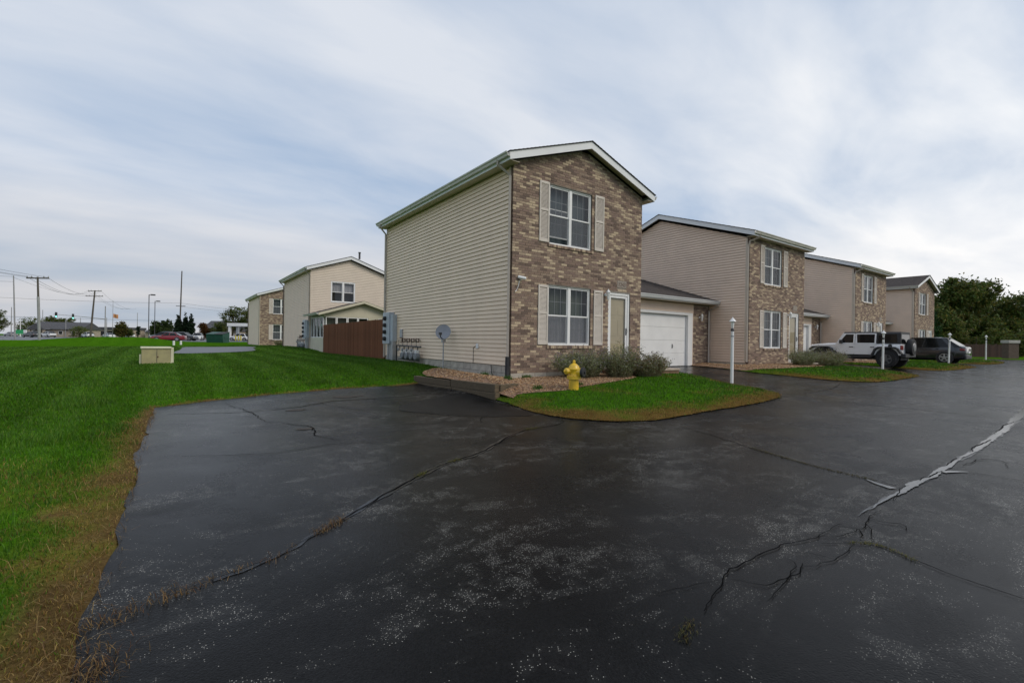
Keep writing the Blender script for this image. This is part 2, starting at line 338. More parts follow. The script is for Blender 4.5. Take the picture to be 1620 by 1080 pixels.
ISL = [
 [(-1.12, -1.0), (-1.22, -1.8), (-1.5, -2.9), (-1.5, -3.7), (-1.1, -4.35), (-.4, -4.72), (1.1, -4.78), (2.3, -4.84), (3.6, -4.79), (4.56, -4.6), (5.45, -4.1), (5.95, -3.3), (6.3, -2.3), (6.55, -1.2), (6.6, -.1), (6.4, 2.0), (5.2, 2.06), (5.2, .1), (.1, .1), (.1, 2.7), (-1.3, 2.4)],
 [(11.3, 2.2), (10.9, 1.0), (10.3, -.9), (10.35, -2.2), (10.45, -3.4), (11.0, -4.35), (12.2, -4.62), (14.5, -4.6), (16.6, -4.35), (17.8, -3.7), (18.6, -2.7), (19.0, -1.3), (19.0, .3), (18.7, 2.3), (17.7, 2.3), (17.7, .5), (12.6, .4), (12.6, 2.3)],
 [(23.8, 2.4), (23.4, .8), (22.9, -.9), (22.5, -2.4), (22.7, -3.3), (23.6, -3.7), (25.5, -3.85), (28, -3.9), (29.8, -3.75), (30.9, -3.0), (31.4, -2.0), (31.5, 0), (31.3, 2.4), (30.2, 2.4), (30.2, .8), (25.1, .8), (25.1, 2.4)],
 [(36.3, 2.6), (35.9, .5), (35.2, -1.5), (35.2, -2.8), (36, -3.3), (38.5, -3.45), (41, -3.4), (42.9, -3.0), (43.9, -2.2), (44.2, -1), (44.2, 2.6)]]
ISLP = [smooth_poly(p, .15, .05, 2+i) for i, p in enumerate(ISL)]
GRV = [[(-1.02, -1.02), (-.75, -1.30), (-.31, -1.52), (.2, -1.82), (.9, -1.78), (1.71, -1.7), (3.04, -1.45), (3.6, -1.05), (3.6, .1), (.1, .1), (.1, 2.55), (-1.38, 2.35)],
 [(11.15, 2.1), (10.95, 1.2), (10.5, -.2), (10.5, -.8), (11.4, -1.25), (12.8, -1.5), (15.5, -1.5), (16.3, -.9), (16.3, .4), (12.6, .4), (12.6, 2.2)],
 [(24.0, 2.3), (23.7, .6), (24.2, -.6), (27, -1.0), (29, -.8), (29, .8), (25.1, .8), (25.1, 2.3)]]
GRVP = [smooth_poly(p, .15, .05, 12+i) for i, p in enumerate(GRV)]
def isl_z(x, y):
    z = H(x, y); d = np.max([poly_dist(x, y, P) for P in ISLP], axis=0)
    return z+.016+.07*ss(0, .5, d)
def grv_z(x, y): return isl_z(x, y)+.012+.22*np.clip(-np.asarray(x)/.9, 0, 1)*ss(-1.35, -.55, y)*(np.asarray(x) < .3)
def brown_left(x, y):
    d = -inside_d(x, y); w = np.interp(y, [-9, -6.5, -4, -2, 0, 1.5, 3], [.66, .60, .50, .38, .26, .16, .10])
    b = ss(1.0, .3, d/w+.9*fbm(x, y, 2.6, 24)+.15)*ss(1.35, .7, d/w); b2 = .30*ss(.25, .6, fbm(x, y, .9, 33))*ss(3.2, .6, d)*ss(0, -5, y)
    return np.clip(np.maximum(b, b2), 0, 1)
GREEN = np.array([.040, .125, .005]); GREEN2 = np.array([.060, .155, .007]); STRAW = np.array([.23, .15, .045]); DIRT = np.array([.045, .030, .017])
SIDEPAD = smooth_poly([(-6.9, 18.6), (-6.8, 24), (-6.4, 29.8), (-4.5, 28.8), (-2.6, 27.6), (-3.0, 24), (-3.6, 20.4)], .4, .1, 4)
def mow(x, y):
    u = np.asarray(x)+.02*np.asarray(y); return .5+.5*np.tanh(2*np.sin(2*math.pi*u/1.25+.5*fbm(x, y, .12, 4)))  # mown stripes: bends blades and paints their differing light into the green
# lawn sheet out to the horizon
def stations(lo, hi, fine_lo, fine_hi, step, grow=1.16):
    a = list(np.arange(fine_lo, fine_hi+1e-6, step)); s = step; x = fine_hi
    while x < hi: s = min(s*grow, 220); x += s; a.append(x)
    s = step; x = fine_lo
    while x > lo: s = min(s*grow, 220); x -= s; a.insert(0, x)
    return np.array(a)
def grid_mesh(name, X, Y, zf, mat, colf=None):
    gx, gy = np.meshgrid(X, Y); V = np.stack([gx.ravel(), gy.ravel(), zf(gx.ravel(), gy.ravel())], 1); nx, ny = len(X), len(Y)
    i = (np.arange(ny-1)[:, None]*nx+np.arange(nx-1)[None, :]).ravel(); T = np.concatenate([np.stack([i, i+1, i+nx+1], 1), np.stack([i, i+nx+1, i+nx], 1)])
    o = np_mesh(name, V, T, mat, None if colf is None else colf(V[:, 0], V[:, 1])); o.data.polygons.foreach_set('use_smooth', [True]*len(o.data.polygons)); return o
mt, t, b = newmat('lawn'); a = t.nodes.new('ShaderNodeAttribute'); a.attribute_name = 'Col'
c = mixc(t, 1.0, a.outputs[0], ramp(t, noise(t, 2.2, 8, .7), [(.3, .62), (.7, 1.3)]), 'MULTIPLY'); c = mixc(t, 1.0, c, ramp(t, noise(t, 45, 4, .7), [(.25, .45), (.75, 1.5)]), 'MULTIPLY')
t.links.new(c, b.inputs['Base Color']); b.inputs['Roughness'].default_value = .9; b.inputs['Specular IOR Level'].default_value = 0; bump(t, b, noise(t, 60, 4, .7), .6, .03); M['lawn'] = mt
def lawn_col(x, y):
    br = brown_left(x, y)[:, None]; g = GREEN*1.0+(GREEN2-GREEN)*(.35+.35*mow(x, y)[:, None]); dirt = ss(.7, 1.0, br[:, 0])[:, None]
    return g*(1-br)+(STRAW*.75*(1-.6*dirt)+DIRT*1.5*.6*dirt)*br
lawn = grid_mesh('lawn', stations(-1500, 2500, -13, 1, .18), stations(-300, 3000, -10.5, 10, .18), lawn_z, M['lawn'], lawn_col); tag(lawn, kind='structure')

ASPB, ASPS, ASPR = .17, .07, .06
# wet, worn asphalt
mt, t, b = newmat('wet_asphalt'); co = t.nodes.new('ShaderNodeTexCoord')
base = mixc(t, ramp(t, noise(t, .55, 6, .6, dist=.6), [(.35, 0.0), (.68, 1.0)]), (.0045, .0046, .0048), (.011, .011, .0115))
base = mixc(t, 1.0, base, ramp(t, noise(t, 70, 3, .7), [(.3, .55), (.75, 1.6)]), 'MULTIPLY')
vo = t.nodes.new('ShaderNodeTexVoronoi'); vo.inputs['Scale'].default_value = 140; t.links.new(co.outputs['Object'], vo.inputs[0])
vs = t.nodes.new('ShaderNodeSeparateColor'); t.links.new(vo.outputs['Color'], vs.inputs[0])
mk = noise(t, .75, 7, .68, dist=.9, sc=(.8, 1.7, 1)); mk2 = noise(t, 5.5, 4, .6, dist=.5)
mask = mth(t, 'MULTIPLY', ramp(t, mk, [(.47, 0.0), (.62, 1.0)]), ramp(t, mk2, [(.42, 0.0), (.60, 1.0)]))
thr = mth(t, 'SUBTRACT', 1.0, mth(t, 'MULTIPLY', mask, .60)); sp = mth(t, 'MULTIPLY', mth(t, 'GREATER_THAN', vs.outputs[0], thr), mth(t, 'LESS_THAN', vo.outputs['Distance'], .38))
rare = mth(t, 'MULTIPLY', mth(t, 'GREATER_THAN', vs.outputs[1], .996), mth(t, 'LESS_THAN', vo.outputs['Distance'], .35)); sp = mth(t, 'MAXIMUM', sp, rare)
base = mixc(t, mth(t, 'MULTIPLY', mask, .7), base, (.034, .034, .033))
spc = mixc(t, vs.outputs[2], (.07, .068, .062), (.33, .32, .29))
t.links.new(mixc(t, sp, base, spc), b.inputs['Base Color'])
rg = ramp(t, noise(t, .8, 6, .62, dist=.5), [(.30, ASPR), (.48, ASPR+.1), (.72, ASPR+.25)]); rr = mth(t, 'ADD', rg, mth(t, 'MULTIPLY', noise(t, 40, 3), .12)); t.links.new(rr, b.inputs['Roughness']); b.inputs['Specular IOR Level'].default_value = ASPS
v3 = t.nodes.new('ShaderNodeTexVoronoi'); v3.inputs['Scale'].default_value = 95; t.links.new(co.outputs['Object'], v3.inputs[0])
hh = mth(t, 'ADD', mth(t, 'ADD', mth(t, 'MULTIPLY', noise(t, 150, 3, .7), .35), mth(t, 'MULTIPLY', v3.outputs['Distance'], -.7)), mth(t, 'MULTIPLY', noise(t, 9, 4, .6), 1.0)); bump(t, b, hh, ASPB, .012); M['asphalt'] = mt
XS = np.concatenate([np.linspace(XL, -1.5, 50), np.linspace(-1.3, 12, 60)[0:], np.linspace(12.5, 50, 80)])
NT = 110; V = []; tt = np.linspace(0, 1, NT)
for i, x in enumerate(XS):
    yt = float(ytop(x))+(.07*float(fbm(x, 0, 1.1, 5)) if x < -1.5 else 0); ys = -16+(yt+16)*tt; xs = np.full(NT, x)
    if i == 0: xs = xs+.10*fbm(ys, ys*0, .9, 3)+.05*fbm(ys, ys*0, 3.5, 8)+.05*fbm(ys, ys*0, 11, 12)
    V.append(np.stack([xs, ys, H(xs, ys)], 1))
V = np.concatenate(V); nx = len(XS); i = (np.arange(nx-1)[:, None]*NT+np.arange(NT-1)[None, :]).ravel()
road = np_mesh('asphalt_pavement', V, np.concatenate([np.stack([i, i+NT, i+NT+1], 1), np.stack([i, i+NT+1, i+1], 1)]), M['asphalt']); tag(road, kind='structure'); road.data.polygons.foreach_set('use_smooth', [True]*len(road.data.polygons))

def sheet(name, P, zf, mat, step, colf=None, parent=None):
    lo = P.min(0); hi = P.max(0); gx, gy = np.meshgrid(np.arange(lo[0], hi[0], step), np.arange(lo[1], hi[1], step)); gx = gx.ravel(); gy = gy.ravel()
    k = poly_dist(gx, gy, P) > step*.45; pts = [Vector((float(q[0]), float(q[1]))) for q in P]+[Vector((float(u), float(w))) for u, w in zip(gx[k], gy[k])]
    n = len(P); r = delaunay_2d_cdt(pts, [(i_, (i_+1) % n) for i_ in range(n)], [], 1, 1e-5); v2 = np.array([(q.x, q.y) for q in r[0]]); T = np.array([f for f in r[2] if len(f) == 3])
    V = np.column_stack([v2, zf(v2[:, 0], v2[:, 1])]); o = np_mesh(name, V, T, mat, None if colf is None else colf(v2[:, 0], v2[:, 1]), parent); o.data.polygons.foreach_set('use_smooth', [True]*len(o.data.polygons)); return o
def brown_isl(x, y):
    d = np.max([poly_dist(x, y, P) for P in ISLP], axis=0); front = ss(-1.2, -2.6, y)
    w = .85; b1 = ss(1.0, .2, d/w+.9*fbm(x, y, 1.7, 41))*(.25+.75*front); return np.clip(np.maximum(b1, .35*ss(.1, .5, fbm(x, y, 1.1, 43))), 0, 1)
def isl_col(x, y):
    br = brown_isl(x, y)[:, None]; g = GREEN*1.0+(GREEN2-GREEN)*.5; return g*(1-br)+np.array([.16, .10, .03])*.8*br
for i_, P in enumerate(ISLP):
    o = sheet('grass_island', P, isl_z, M['lawn'], .22 if i_ == 0 else .4, isl_col); tag(o, kind='structure')
M['mulch'] = pm('gravel_bed', (.22, .135, .085), .95, .4, 22, .8, 45, col2=(.09, .055, .035))
for i_, P in enumerate(GRVP): tag(sheet('gravel_bed', P, grv_z, M['mulch'], .18 if i_ == 0 else .35), kind='structure')
# loose stones on the beds: uncountable
def stones(P, n, size, name, zf, zadd=.0):
    lo = P.min(0); hi = P.max(0); x = rng.uniform(lo[0], hi[0], n*2); y = rng.uniform(lo[1], hi[1], n*2); k = poly_dist(x, y, P) > .02; x = x[k][:n]; y = y[k][:n]; n = len(x)
    oc = np.array([(1, 0, 0), (0, 1, 0), (-1, 0, 0), (0, -1, 0), (0, 0, 1), (0, 0, -1)], float); tf = np.array([(0, 1, 4), (1, 2, 4), (2, 3, 4), (3, 0, 4), (1, 0, 5), (2, 1, 5), (3, 2, 5), (0, 3, 5)])
    s = size*rng.uniform(.5, 1.4, (n, 1, 1)); v = oc[None]*s*rng.uniform(.6, 1.2, (n, 6, 3)); v[:, :, 2] *= .6; a_ = rng.uniform(0, 6.28, n); ca, sa = np.cos(a_)[:, None], np.sin(a_)[:, None]
    vx = v[:, :, 0]*ca-v[:, :, 1]*sa+x[:, None]; vy = v[:, :, 0]*sa+v[:, :, 1]*ca+y[:, None]; vz = v[:, :, 2]+zf(x, y)[:, None]+zadd
    pal = np.array([(.36, .225, .12), (.25, .145, .075), (.46, .33, .20), (.15, .085, .045), (.32, .19, .095)]); c_ = pal[rng.integers(0, 5, n)]*rng.uniform(.75, 1.2, (n, 1)); 
    return np_mesh(name, np.stack([vx, vy, vz], 2).reshape(-1, 3), (tf[None]+(np.arange(n)*6)[:, None, None]).reshape(-1, 3), M['stone'], np.repeat(c_, 6, 0), kind='stuff')
M['stone'] = attr_mat('stone', .85, .3)
lab = ['loose reddish brown gravel behind timber edging and round the yellow hydrant', 'loose brown gravel in bed before the second brick house', 'loose brown gravel in bed before third brick house behind the white off-roader']
for i_, (P, n, s) in enumerate(zip(GRVP, (9000, 4500, 1500), (.026, .03, .04))): tag(stones(P, n, s, 'gravel', grv_z), lab[i_], 'gravel')

# cracks and seams as thin ragged strips, puddles as still water in the gutter dip
M['crack'] = pm('crack_dark', (.006, .006, .006), .95, .3, 30, spec=0)
M['water'] = pm('puddle_water', (.012, .013, .015), .11, .05, 2, .10, 25)
M['wetfilm'] = pm('wet_film', (.010, .0105, .012), .2, .2, 3, .12, 60, spec=.25)
def ribbon(name, P, wf, mat, dz, seed, jit=.02, step=.05, parent=road):
    rough = 1.0 if name == 'crack' else 0.0
    q = smooth_poly(P, step, jit, seed, False); n = len(q); q = q+.35*jit*np.stack([fbm(q[:, 0], q[:, 1], 16, seed+2), fbm(q[:, 0], q[:, 1], 16, seed+4)], 1); d = np.gradient(q, axis=0); d /= np.hypot(d[:, 0], d[:, 1])[:, None]+1e-9; nn = np.stack([-d[:, 1], d[:, 0]], 1)
    u = np.linspace(0, 1, n); e_ = lambda s_: 1+.55*fbm(q[:, 0], q[:, 1], 2.3, s_)+.45*fbm(q[:, 0], q[:, 1], 17, s_+1)+rough*rng.uniform(-.18, .18, n); w1 = wf(u)*e_(seed+5); w2 = wf(u)*e_(seed+9); w1 = np.maximum(w1, .0015); w2 = np.maximum(w2, .0015)
    A = q+nn*w1[:, None]; B = q-nn*w2[:, None]; V = np.concatenate([np.column_stack([A, H(A[:, 0], A[:, 1])+dz]), np.column_stack([B, H(B[:, 0], B[:, 1])+dz])])
    i_ = np.arange(n-1); return np_mesh(name, V, np.concatenate([np.stack([i_, i_+n, i_+n+1], 1), np.stack([i_, i_+n+1, i_+1], 1)]), mat, None, parent)
cst = lambda w: (lambda u: np.full_like(u, w*.45)*(.3+.7*np.sin(np.pi*np.clip(u, .05, .95))))
SEAM1 = [(-6.9, -6.78), (-6.55, -6.66), (-6.28, -6.45), (-5.93, -6.18), (-5.33, -5.73), (-4.73, -5.33), (-4.08, -5.07), (-3.4, -4.6), (-2.75, -4.21), (-1.96, -4.1), (-1.55, -3.75)]
SEAM2 = [(-.3, -4.8), (-.45, -5.5), (-.62, -6.03), (-.94, -6.83), (-1.17, -7.51), (-1.24, -7.97), (-1.3, -8.35)]
SEAM3 = [(5.3, -4.7), (5.25, -5.6), (5.23, -6.1), (5.45, -7.18), (5.5, -8.2)]
CR4 = [(-3.45, -8.5), (-3.15, -8.7), (-3.2, -8.89), (-3.29, -9.17), (-3.31, -9.43), (-3.36, -10.2)]
ribbon('wet_film', SEAM1, cst(.08), M['wetfilm'], .004, 50, .03); ribbon('crack', SEAM1, cst(.016), M['crack'], .008, 51)
ribbon('crack', SEAM2, cst(.016), M['crack'], .008, 52); ribbon('crack', SEAM3, cst(.016), M['crack'], .008, 53)
ribbon('crack', [(-.05, -8.5), (0, -8.78), (.02, -9.05), (.0, -9.9)], cst(.013), M['crack'], .008, 54); ribbon('crack', CR4, cst(.010), M['crack'], .008, 55)
ribbon('crack', [(10.2, -4.6), (10.4, -5.6), (10.5, -7), (10.4, -8.1)], cst(.02), M['crack'], .008, 56)
ribbon('crack', [(9.9, -4.0), (8.3, -4.35), (6.0, -4.5)], cst(.015), M['crack'], .008, 57)
ribbon('crack', [(-4.9, -8.5), (-4.55, -8.38), (-4.1, -8.33), (-3.75, -8.36), (-3.4, -8.44), (-2.9, -8.42)], cst(.011), M['crack'], .010, 58, .05)
ribbon('crack', [(-3.9, -8.55), (-3.66, -8.66), (-3.4, -8.63), (-3.2, -8.70)], cst(.007), M['crack'], .010, 59, .06)
ribbon('crack', [(-3.35, -8.42), (-3.1, -8.50), (-2.7, -8.52), (-2.55, -8.47), (-2.3, -8.49)], cst(.008), M['crack'], .010, 60, .06)
ribbon('crack', [(-2.7, -8.52), (-2.85, -8.62), (-3.12, -8.71)], cst(.007), M['crack'], .010, 61, .05)
ribbon('crack', [(-3.9, -8.43), (-3.95, -8.55), (-4.3, -8.6), (-4.5, -8.62)], cst(.007), M['crack'], .010, 62, .05)
ribbon('crack', [(-4.55, -8.40), (-4.62, -8.33), (-4.78, -8.28), (-4.95, -8.22)], cst(.005), M['crack'], .010, 63, .05)
ribbon('crack', [(-3.66, -8.66), (-3.7, -8.52), (-3.8, -8.44)], cst(.005), M['crack'], .010, 64, .04)
ribbon('wet_film', [(-7.2, .0), (-6.2, -.35), (-5.2, -.2), (-4.3, .35), (-3.2, .55), (-1.8, .75)], cst(.07), M['wetfilm'], .004, 165, .04); ribbon('crack', [(-7.2, .0), (-6.2, -.35), (-5.2, -.2), (-4.3, .35), (-3.2, .55), (-1.8, .75)], cst(.018), M['crack'], .008, 65, .04)
ribbon('crack', [(-5.9, -1.6), (-5.45, -2.3), (-5.5, -3.1), (-5.3, -3.6)], cst(.018), M['crack'], .008, 66, .06)
ribbon('crack', [(-4.7, .3), (-4.3, -.8), (-3.2, -1.6), (-2.4, -2.6)], cst(.014), M['crack'], .008, 67, .05)
ribbon('crack', [(-7.0, -3.6), (-6.2, -3.85), (-5.4, -3.75), (-4.9, -3.95)], cst(.016), M['crack'], .008, 68, .05)
ribbon('crack', [(-6.3, .9), (-6.0, -.3), (-5.9, -1.6)], cst(.014), M['crack'], .008, 71, .05); ribbon('crack', [(-4.45, -8.42), (-4.35, -8.55), (-4.1, -8.62), (-3.9, -8.56)], cst(.009), M['crack'], .010, 72, .05); ribbon('crack', [(-3.0, -8.44), (-2.95, -8.54), (-3.1, -8.6), (-3.05, -8.7)], cst(.008), M['crack'], .010, 73, .05); ribbon('crack', [(-2.55, -8.48), (-2.6, -8.58), (-2.5, -8.68), (-2.65, -8.75)], cst(.008), M['crack'], .010, 74, .05); ribbon('crack', [(.3, -8.55), (.9, -8.6), (1.0, -8.75), (.6, -8.85)], cst(.012), M['crack'], .010, 69, .05)
ribbon('crack', [(-2.6, -4.3), (-2.9, -3.3), (-2.4, -2.6), (-1.5, -2.3)], cst(.006), M['crack'], .008, 70, .04)
def band(P, prof): 
    xs = [p for p, w in prof]; ws = [w for p, w in prof]; return lambda u: np.interp(u, xs, ws)
SW = [(-2.6, -8.43), (-1.85, -8.42), (-1.28, -8.44), (-.24, -8.445), (1.29, -8.44), (3.83, -8.38), (8.24, -8.18), (14, -8.0), (22, -7.8)]
ribbon('wet_film', SW, band(SW, [(0, .003), (.08, .03), (.3, .055), (.5, .09), (1, .2)]), M['wetfilm'], .004, 80, .03)
M['damp'] = pm('damp_band', (.010, .0105, .012), .30, .3, 3, .2, 60, spec=.3)
ribbon('puddle', [(-2.5, -8.43), (-2.1, -8.43), (-1.75, -8.43), (-1.4, -8.44), (-1.0, -8.44), (-.4, -8.45), (.2, -8.44), (.7, -8.45)], band(0, [(0, .003), (.2, .010), (.42, .042), (.55, .026), (.72, .034), (.85, .022), (1, .006)]), M['water'], .0085, 81, .02, .03)
ribbon('puddle', [(.5, -8.44), (1.29, -8.44), (2.5, -8.42), (3.83, -8.38), (6, -8.28), (8.24, -8.18), (11, -8.1)], band(0, [(0, .008), (.15, .04), (.4, .045), (.6, .08), (.8, .06), (1, .02)]), M['water'], .0085, 82, .02, .05)
for k_, (a_, b_) in enumerate((((-1.9, -8.47), (-1.2, -8.42)), ((-.9, -8.42), (-.2, -8.47)), ((.1, -8.42), (.9, -8.46)), ((1.3, -8.43), (2.6, -8.41)), ((3.2, -8.36), (5.2, -8.34)))): ribbon('crack', [a_, ((a_[0]+b_[0])/2, (a_[1]+b_[1])/2+.02), b_], cst(.008+.003*k_), M['crack'], .0115, 86+k_, .05, .03)
ribbon('puddle', [(-1.45, -8.36), (-1.38, -8.2), (-1.3, -8.1)], band(0, [(0, .05), (.5, .03), (1, .004)]), M['water'], .0088, 84, .01, .02)
ribbon('puddle', [(-.25, -8.47), (-.1, -8.56), (0, -8.64)], band(0, [(0, .05), (.5, .03), (1, .004)]), M['water'], .0088, 85, .01, .02)
M['seal'] = pm('seal_patch', (.0075, .0077, .0085), .4, .5, 2.5, .2, 90, spec=.12)
PATCH = smooth_poly([(-3.5, -1.2), (-2.9, -.3), (-1.55, .1), (-1.3, -.9), (-1.45, -2.2), (-1.75, -3.1), (-2.6, -2.6), (-3.1, -1.9)], .1, .05, 31); sheet('seal_patch', PATCH, lambda x, y: H(x, y)+.004, M['seal'], .3, None, road)
# dried mud patches left where water stood on the pad
M['mud'] = pm('mud_stain', (.035, .026, .016), .8, .4, 8, .3, 40)
for k, (cx, cy, rx, ry) in enumerate([(-3.95, .95, .30, .16), (-5.25, -.55, .18, .10), (-5.5, -2.5, .14, .07), (-3.6, 1.05, .12, .07)]):
    an = np.linspace(0, 2*np.pi, 40, endpoint=False); rr_ = 1+.55*fbm(np.cos(an)*2, np.sin(an)*2, 1.3, 90+k); P = np.stack([cx+rx*rr_*np.cos(an), cy+ry*rr_*np.sin(an)], 1)
    sheet('mud_stain', P, lambda x, y: H(x, y)+.005, M['mud'], .08, None, road)

# ------------------------------------------------------------------ town houses
W, D = 5.155, 8.87; SL = .344; ZE = 5.80; OV = .30; RK = .26      # width, depth, roof slope, top of fascia at eave, eave and rake overhang
BH, BL, MJ = .0577, .203, .010
def cut(a, b, holes):
    out = [(a, b)]
    for h0, h1 in holes:
        nw = []
        for p, q in out:
            if h1 <= p or h0 >= q: nw.append((p, q)); continue
            if h0 > p: nw.append((p, h0))
            if h1 < q: nw.append((h1, q))
        out = nw
    return out
def brick_list(x0, x1, z0, z1, holes, gable=None):
    out = []; row = 0; z = z0
    while z+BH <= z1+1e-6:
        a, b = x0, x1
        if gable: e = gable(z+BH); a, b = max(a, e[0]), min(b, e[1])
        hs = [(h[0], h[1]) for h in holes if not (z+BH <= h[2]+1e-4 or z >= h[3]-1e-4)]
        if b-a > .1:
            for p, q in cut(a, b, hs):
                x = x0-((BL+MJ)/2 if row % 2 else 0)
                while x < q:
                    l, r = max(x, p), min(x+BL, q)
                    if r-l > .025: out.append((l, r, z))
                    x += BL+MJ
        z += BH+MJ; row += 1
    return out
_bw = [5, 3, 4, 3, 4, 3]
def pick_brick():
    return random.choices(range(6), weights=_bw)[0]
BRICKM = []
for k in range(6):
    bm_ = MB(); bm_.box(-BL/2, BL/2, -.001, .05, -BH/2, BH/2); me = bm_.mesh('brick', M['bricks'][k]); BRICKM.append(me)
def wall_panel(mb, x0, x1, z0, z1, y, holes, top=None):
    """flat wall facing -y with rectangular holes; top(x) optionally limits the height (gable)"""
    xs = sorted(set([x0, x1]+[h[i] for h in holes for i in (0, 1)]+([ (x0+x1)/2 ] if top else [])))
    for a, b in zip(xs, xs[1:]):
        hz_ = [(h[2], h[3]) for h in holes if h[0] <= a+1e-6 and h[1] >= b-1e-6]
        segs = cut(z0, z1, hz_)
        for i, (p, q) in enumerate(segs):
            if top and abs(q-z1) < 1e-6: mb.poly([(a, y, p), (b, y, p), (b, y, top(b)), (a, y, top(a))])
            else: mb.poly([(a, y, p), (b, y, p), (b, y, q), (a, y, q)])
def brick_wall(house, x0, x1, z0, z1, holes, y=0, gable=None, top=None, singles=0, name='brick_wall'):
    mb = MB(); wall_panel(mb, x0, x1, z0-.0, z1, y+.009, holes, top)
    for h in holes:            # reveals
        a, b, c, d = h[:4]; mb.poly([(a, y+.009, c), (a, y+.14, c), (a, y+.14, d), (a, y+.009, d)]); mb.poly([(b, y+.009, c), (b, y+.14, c), (b, y+.14, d), (b, y+.009, d)])
        mb.poly([(a, y+.009, d), (b, y+.009, d), (b, y+.14, d), (a, y+.14, d)]); mb.poly([(a, y+.009, c), (b, y+.009, c), (b, y+.14, c), (a, y+.14, c)])
    w = mb.build(name, M['mortar'], house)
    L = brick_list(x0, x1, z0, z1, holes, gable); big = []
    if singles:
        full = [q for q in L if q[1]-q[0] > BL-.002]; full.sort(key=lambda q: (q[0]+7)**2+(q[2]-1.2)**2*2); big = set(full[:singles])
    mb = MB()
    for q in L:
        l, r, z = q; k = pick_brick(); dy = random.uniform(-.003, .003)
        if q in big: link('brick', BRICKM[k], w, ((l+r)/2, y+dy, z+BH/2))
        else:
            mb.cur = k; n = len(mb.v); f0 = y+dy
            mb.v += [(l, f0, z), (r, f0, z), (r, f0, z+BH), (l, f0, z+BH), (l, y+.03, z), (r, y+.03, z), (r, y+.03, z+BH), (l, y+.03, z+BH)]
            for f in ((0, 1, 2, 3), (0, 4, 5, 1), (3, 2, 6, 7), (0, 3, 7, 4), (1, 5, 6, 2)): mb.f.append(tuple(n+i for i in f)); mb.mi.append(k)
    o = mb.build('bricks', M['bricks'], w); o['kind'] = 'stuff'; return w
def sill(house, x0, x1, z, y=0):
    mb = MB(); x = x0-.04
    while x < x1+.03: mb.cur = random.choice((0, 1, 2, 3, 5)); mb.hexa([(x, y-.035, z-.085), (x+.057, y-.035, z-.085), (x+.057, y+.06, z-.07), (x, y+.06, z-.07), (x, y-.035, z-.012), (x+.057, y-.035, z-.012), (x+.057, y+.06, z+.002), (x, y+.06, z+.002)]); x += .067
    return mb.build('brick_sill', M['bricks'], house)
def window(house, x0, x1, z0, z1, y=.05, style='curtain', lower_open=False, fr=.045):
    """twin double-hung window facing -y"""
    mb = MB(); d = .07; xm = (x0+x1)/2
    mb.box(x0, x0+fr, y, y+d, z0, z1); mb.box(x1-fr, x1, y, y+d, z0, z1); mb.box(x0+fr, x1-fr, y, y+d, z1-fr, z1); mb.box(x0+fr, x1-fr, y-.012, y+d, z0, z0+fr); mb.box(xm-.05, xm+.05, y-.004, y+d, z0+fr, z1-fr)
    w = mb.build('window', M['white'], house, .006, seg=1)
    for a, b in ((x0+fr, xm-.05), (xm+.05, x1-fr)):
        zm = z0+(z1-z0)*.50
        for c, e, yy in ((zm-.02, z1-fr, y+.02), (z0+fr, zm+.02, y+.045)):
            if lower_open and yy > y+.03 and a < xm-.2: c += .16; e += .16
            s = .028; mb = MB(); mb.box(a, a+s, yy, yy+.022, c, e); mb.box(b-s, b, yy, yy+.022, c, e); mb.box(a+s, b-s, yy, yy+.022, c, c+s+.008); mb.box(a+s, b-s, yy, yy+.022, e-s, e); mb.build('sash', M['white'], w)
            mb = MB(); mb.poly([(a+s, yy+.010, c+s), (b-s, yy+.010, c+s), (b-s, yy+.010, e-s), (a+s, yy+.010, e-s)]); mb.build('pane', M['glass'], w)
            if style != 'plain':
                mb = MB(); g = .0055
                for k in (1, 2): xx = a+s+(b-a-2*s)*k/3; mb.box(xx-g, xx+g, yy+.012, yy+.018, c+s, e-s)
                zc = (c+e)/2; mb.box(a+s, b-s, yy+.0125, yy+.0185, zc-g, zc+g); mb.build('muntin', M['muntin'], w)
                if yy > y+.03: mb = MB(); mb.poly([(a+.004, yy-.012, c), (b-.004, yy-.012, c), (b-.004, yy-.012, e-.03), (a+.004, yy-.012, e-.03)]); mb.build('insect_screen', M['screen'], w)
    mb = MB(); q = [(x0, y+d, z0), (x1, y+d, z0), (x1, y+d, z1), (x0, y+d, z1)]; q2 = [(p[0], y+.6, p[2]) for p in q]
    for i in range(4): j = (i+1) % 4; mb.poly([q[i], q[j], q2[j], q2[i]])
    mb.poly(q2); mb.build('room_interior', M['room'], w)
    def sheetc(a, b, c, e, yy, mat, wav, nm):
        mb = MB(); n = 46
        for i in range(n):
            u0, u1 = a+(b-a)*i/n, a+(b-a)*(i+1)/n; f = lambda u: yy+wav*math.sin(u*31)+wav*.6*math.sin(u*13+1)
            mb.poly([(u0, f(u0), c), (u1, f(u1), c), (u1, f(u1), e), (u0, f(u0), e)])
        o = mb.build(nm, mat, w, smooth=True); return o
    if style == 'curtain':
        sheetc(x0+fr, x1-fr, z0+fr, z0+(z1-z0)*.5, y+.16, M['curtain'], .012, 'curtain'); sheetc(x0+fr, x1-fr, z0+(z1-z0)*.5, z1-fr, y+.24, M['curtaing'], .015, 'curtain')
    elif style in ('blind', 'plain'):
        sheetc(x0+fr, x1-fr, z0+(z1-z0)*(.5 if style == 'plain' else .01), z1-fr, y+.2, M['blind'] if style == 'blind' else M['curtain'], .008, 'blind')
    elif style == 'half': sheetc(x0+fr, x0+(x1-x0)*.45, z0+fr, z1-fr, y+.16, M['blind'], .02, 'curtain')
    return w
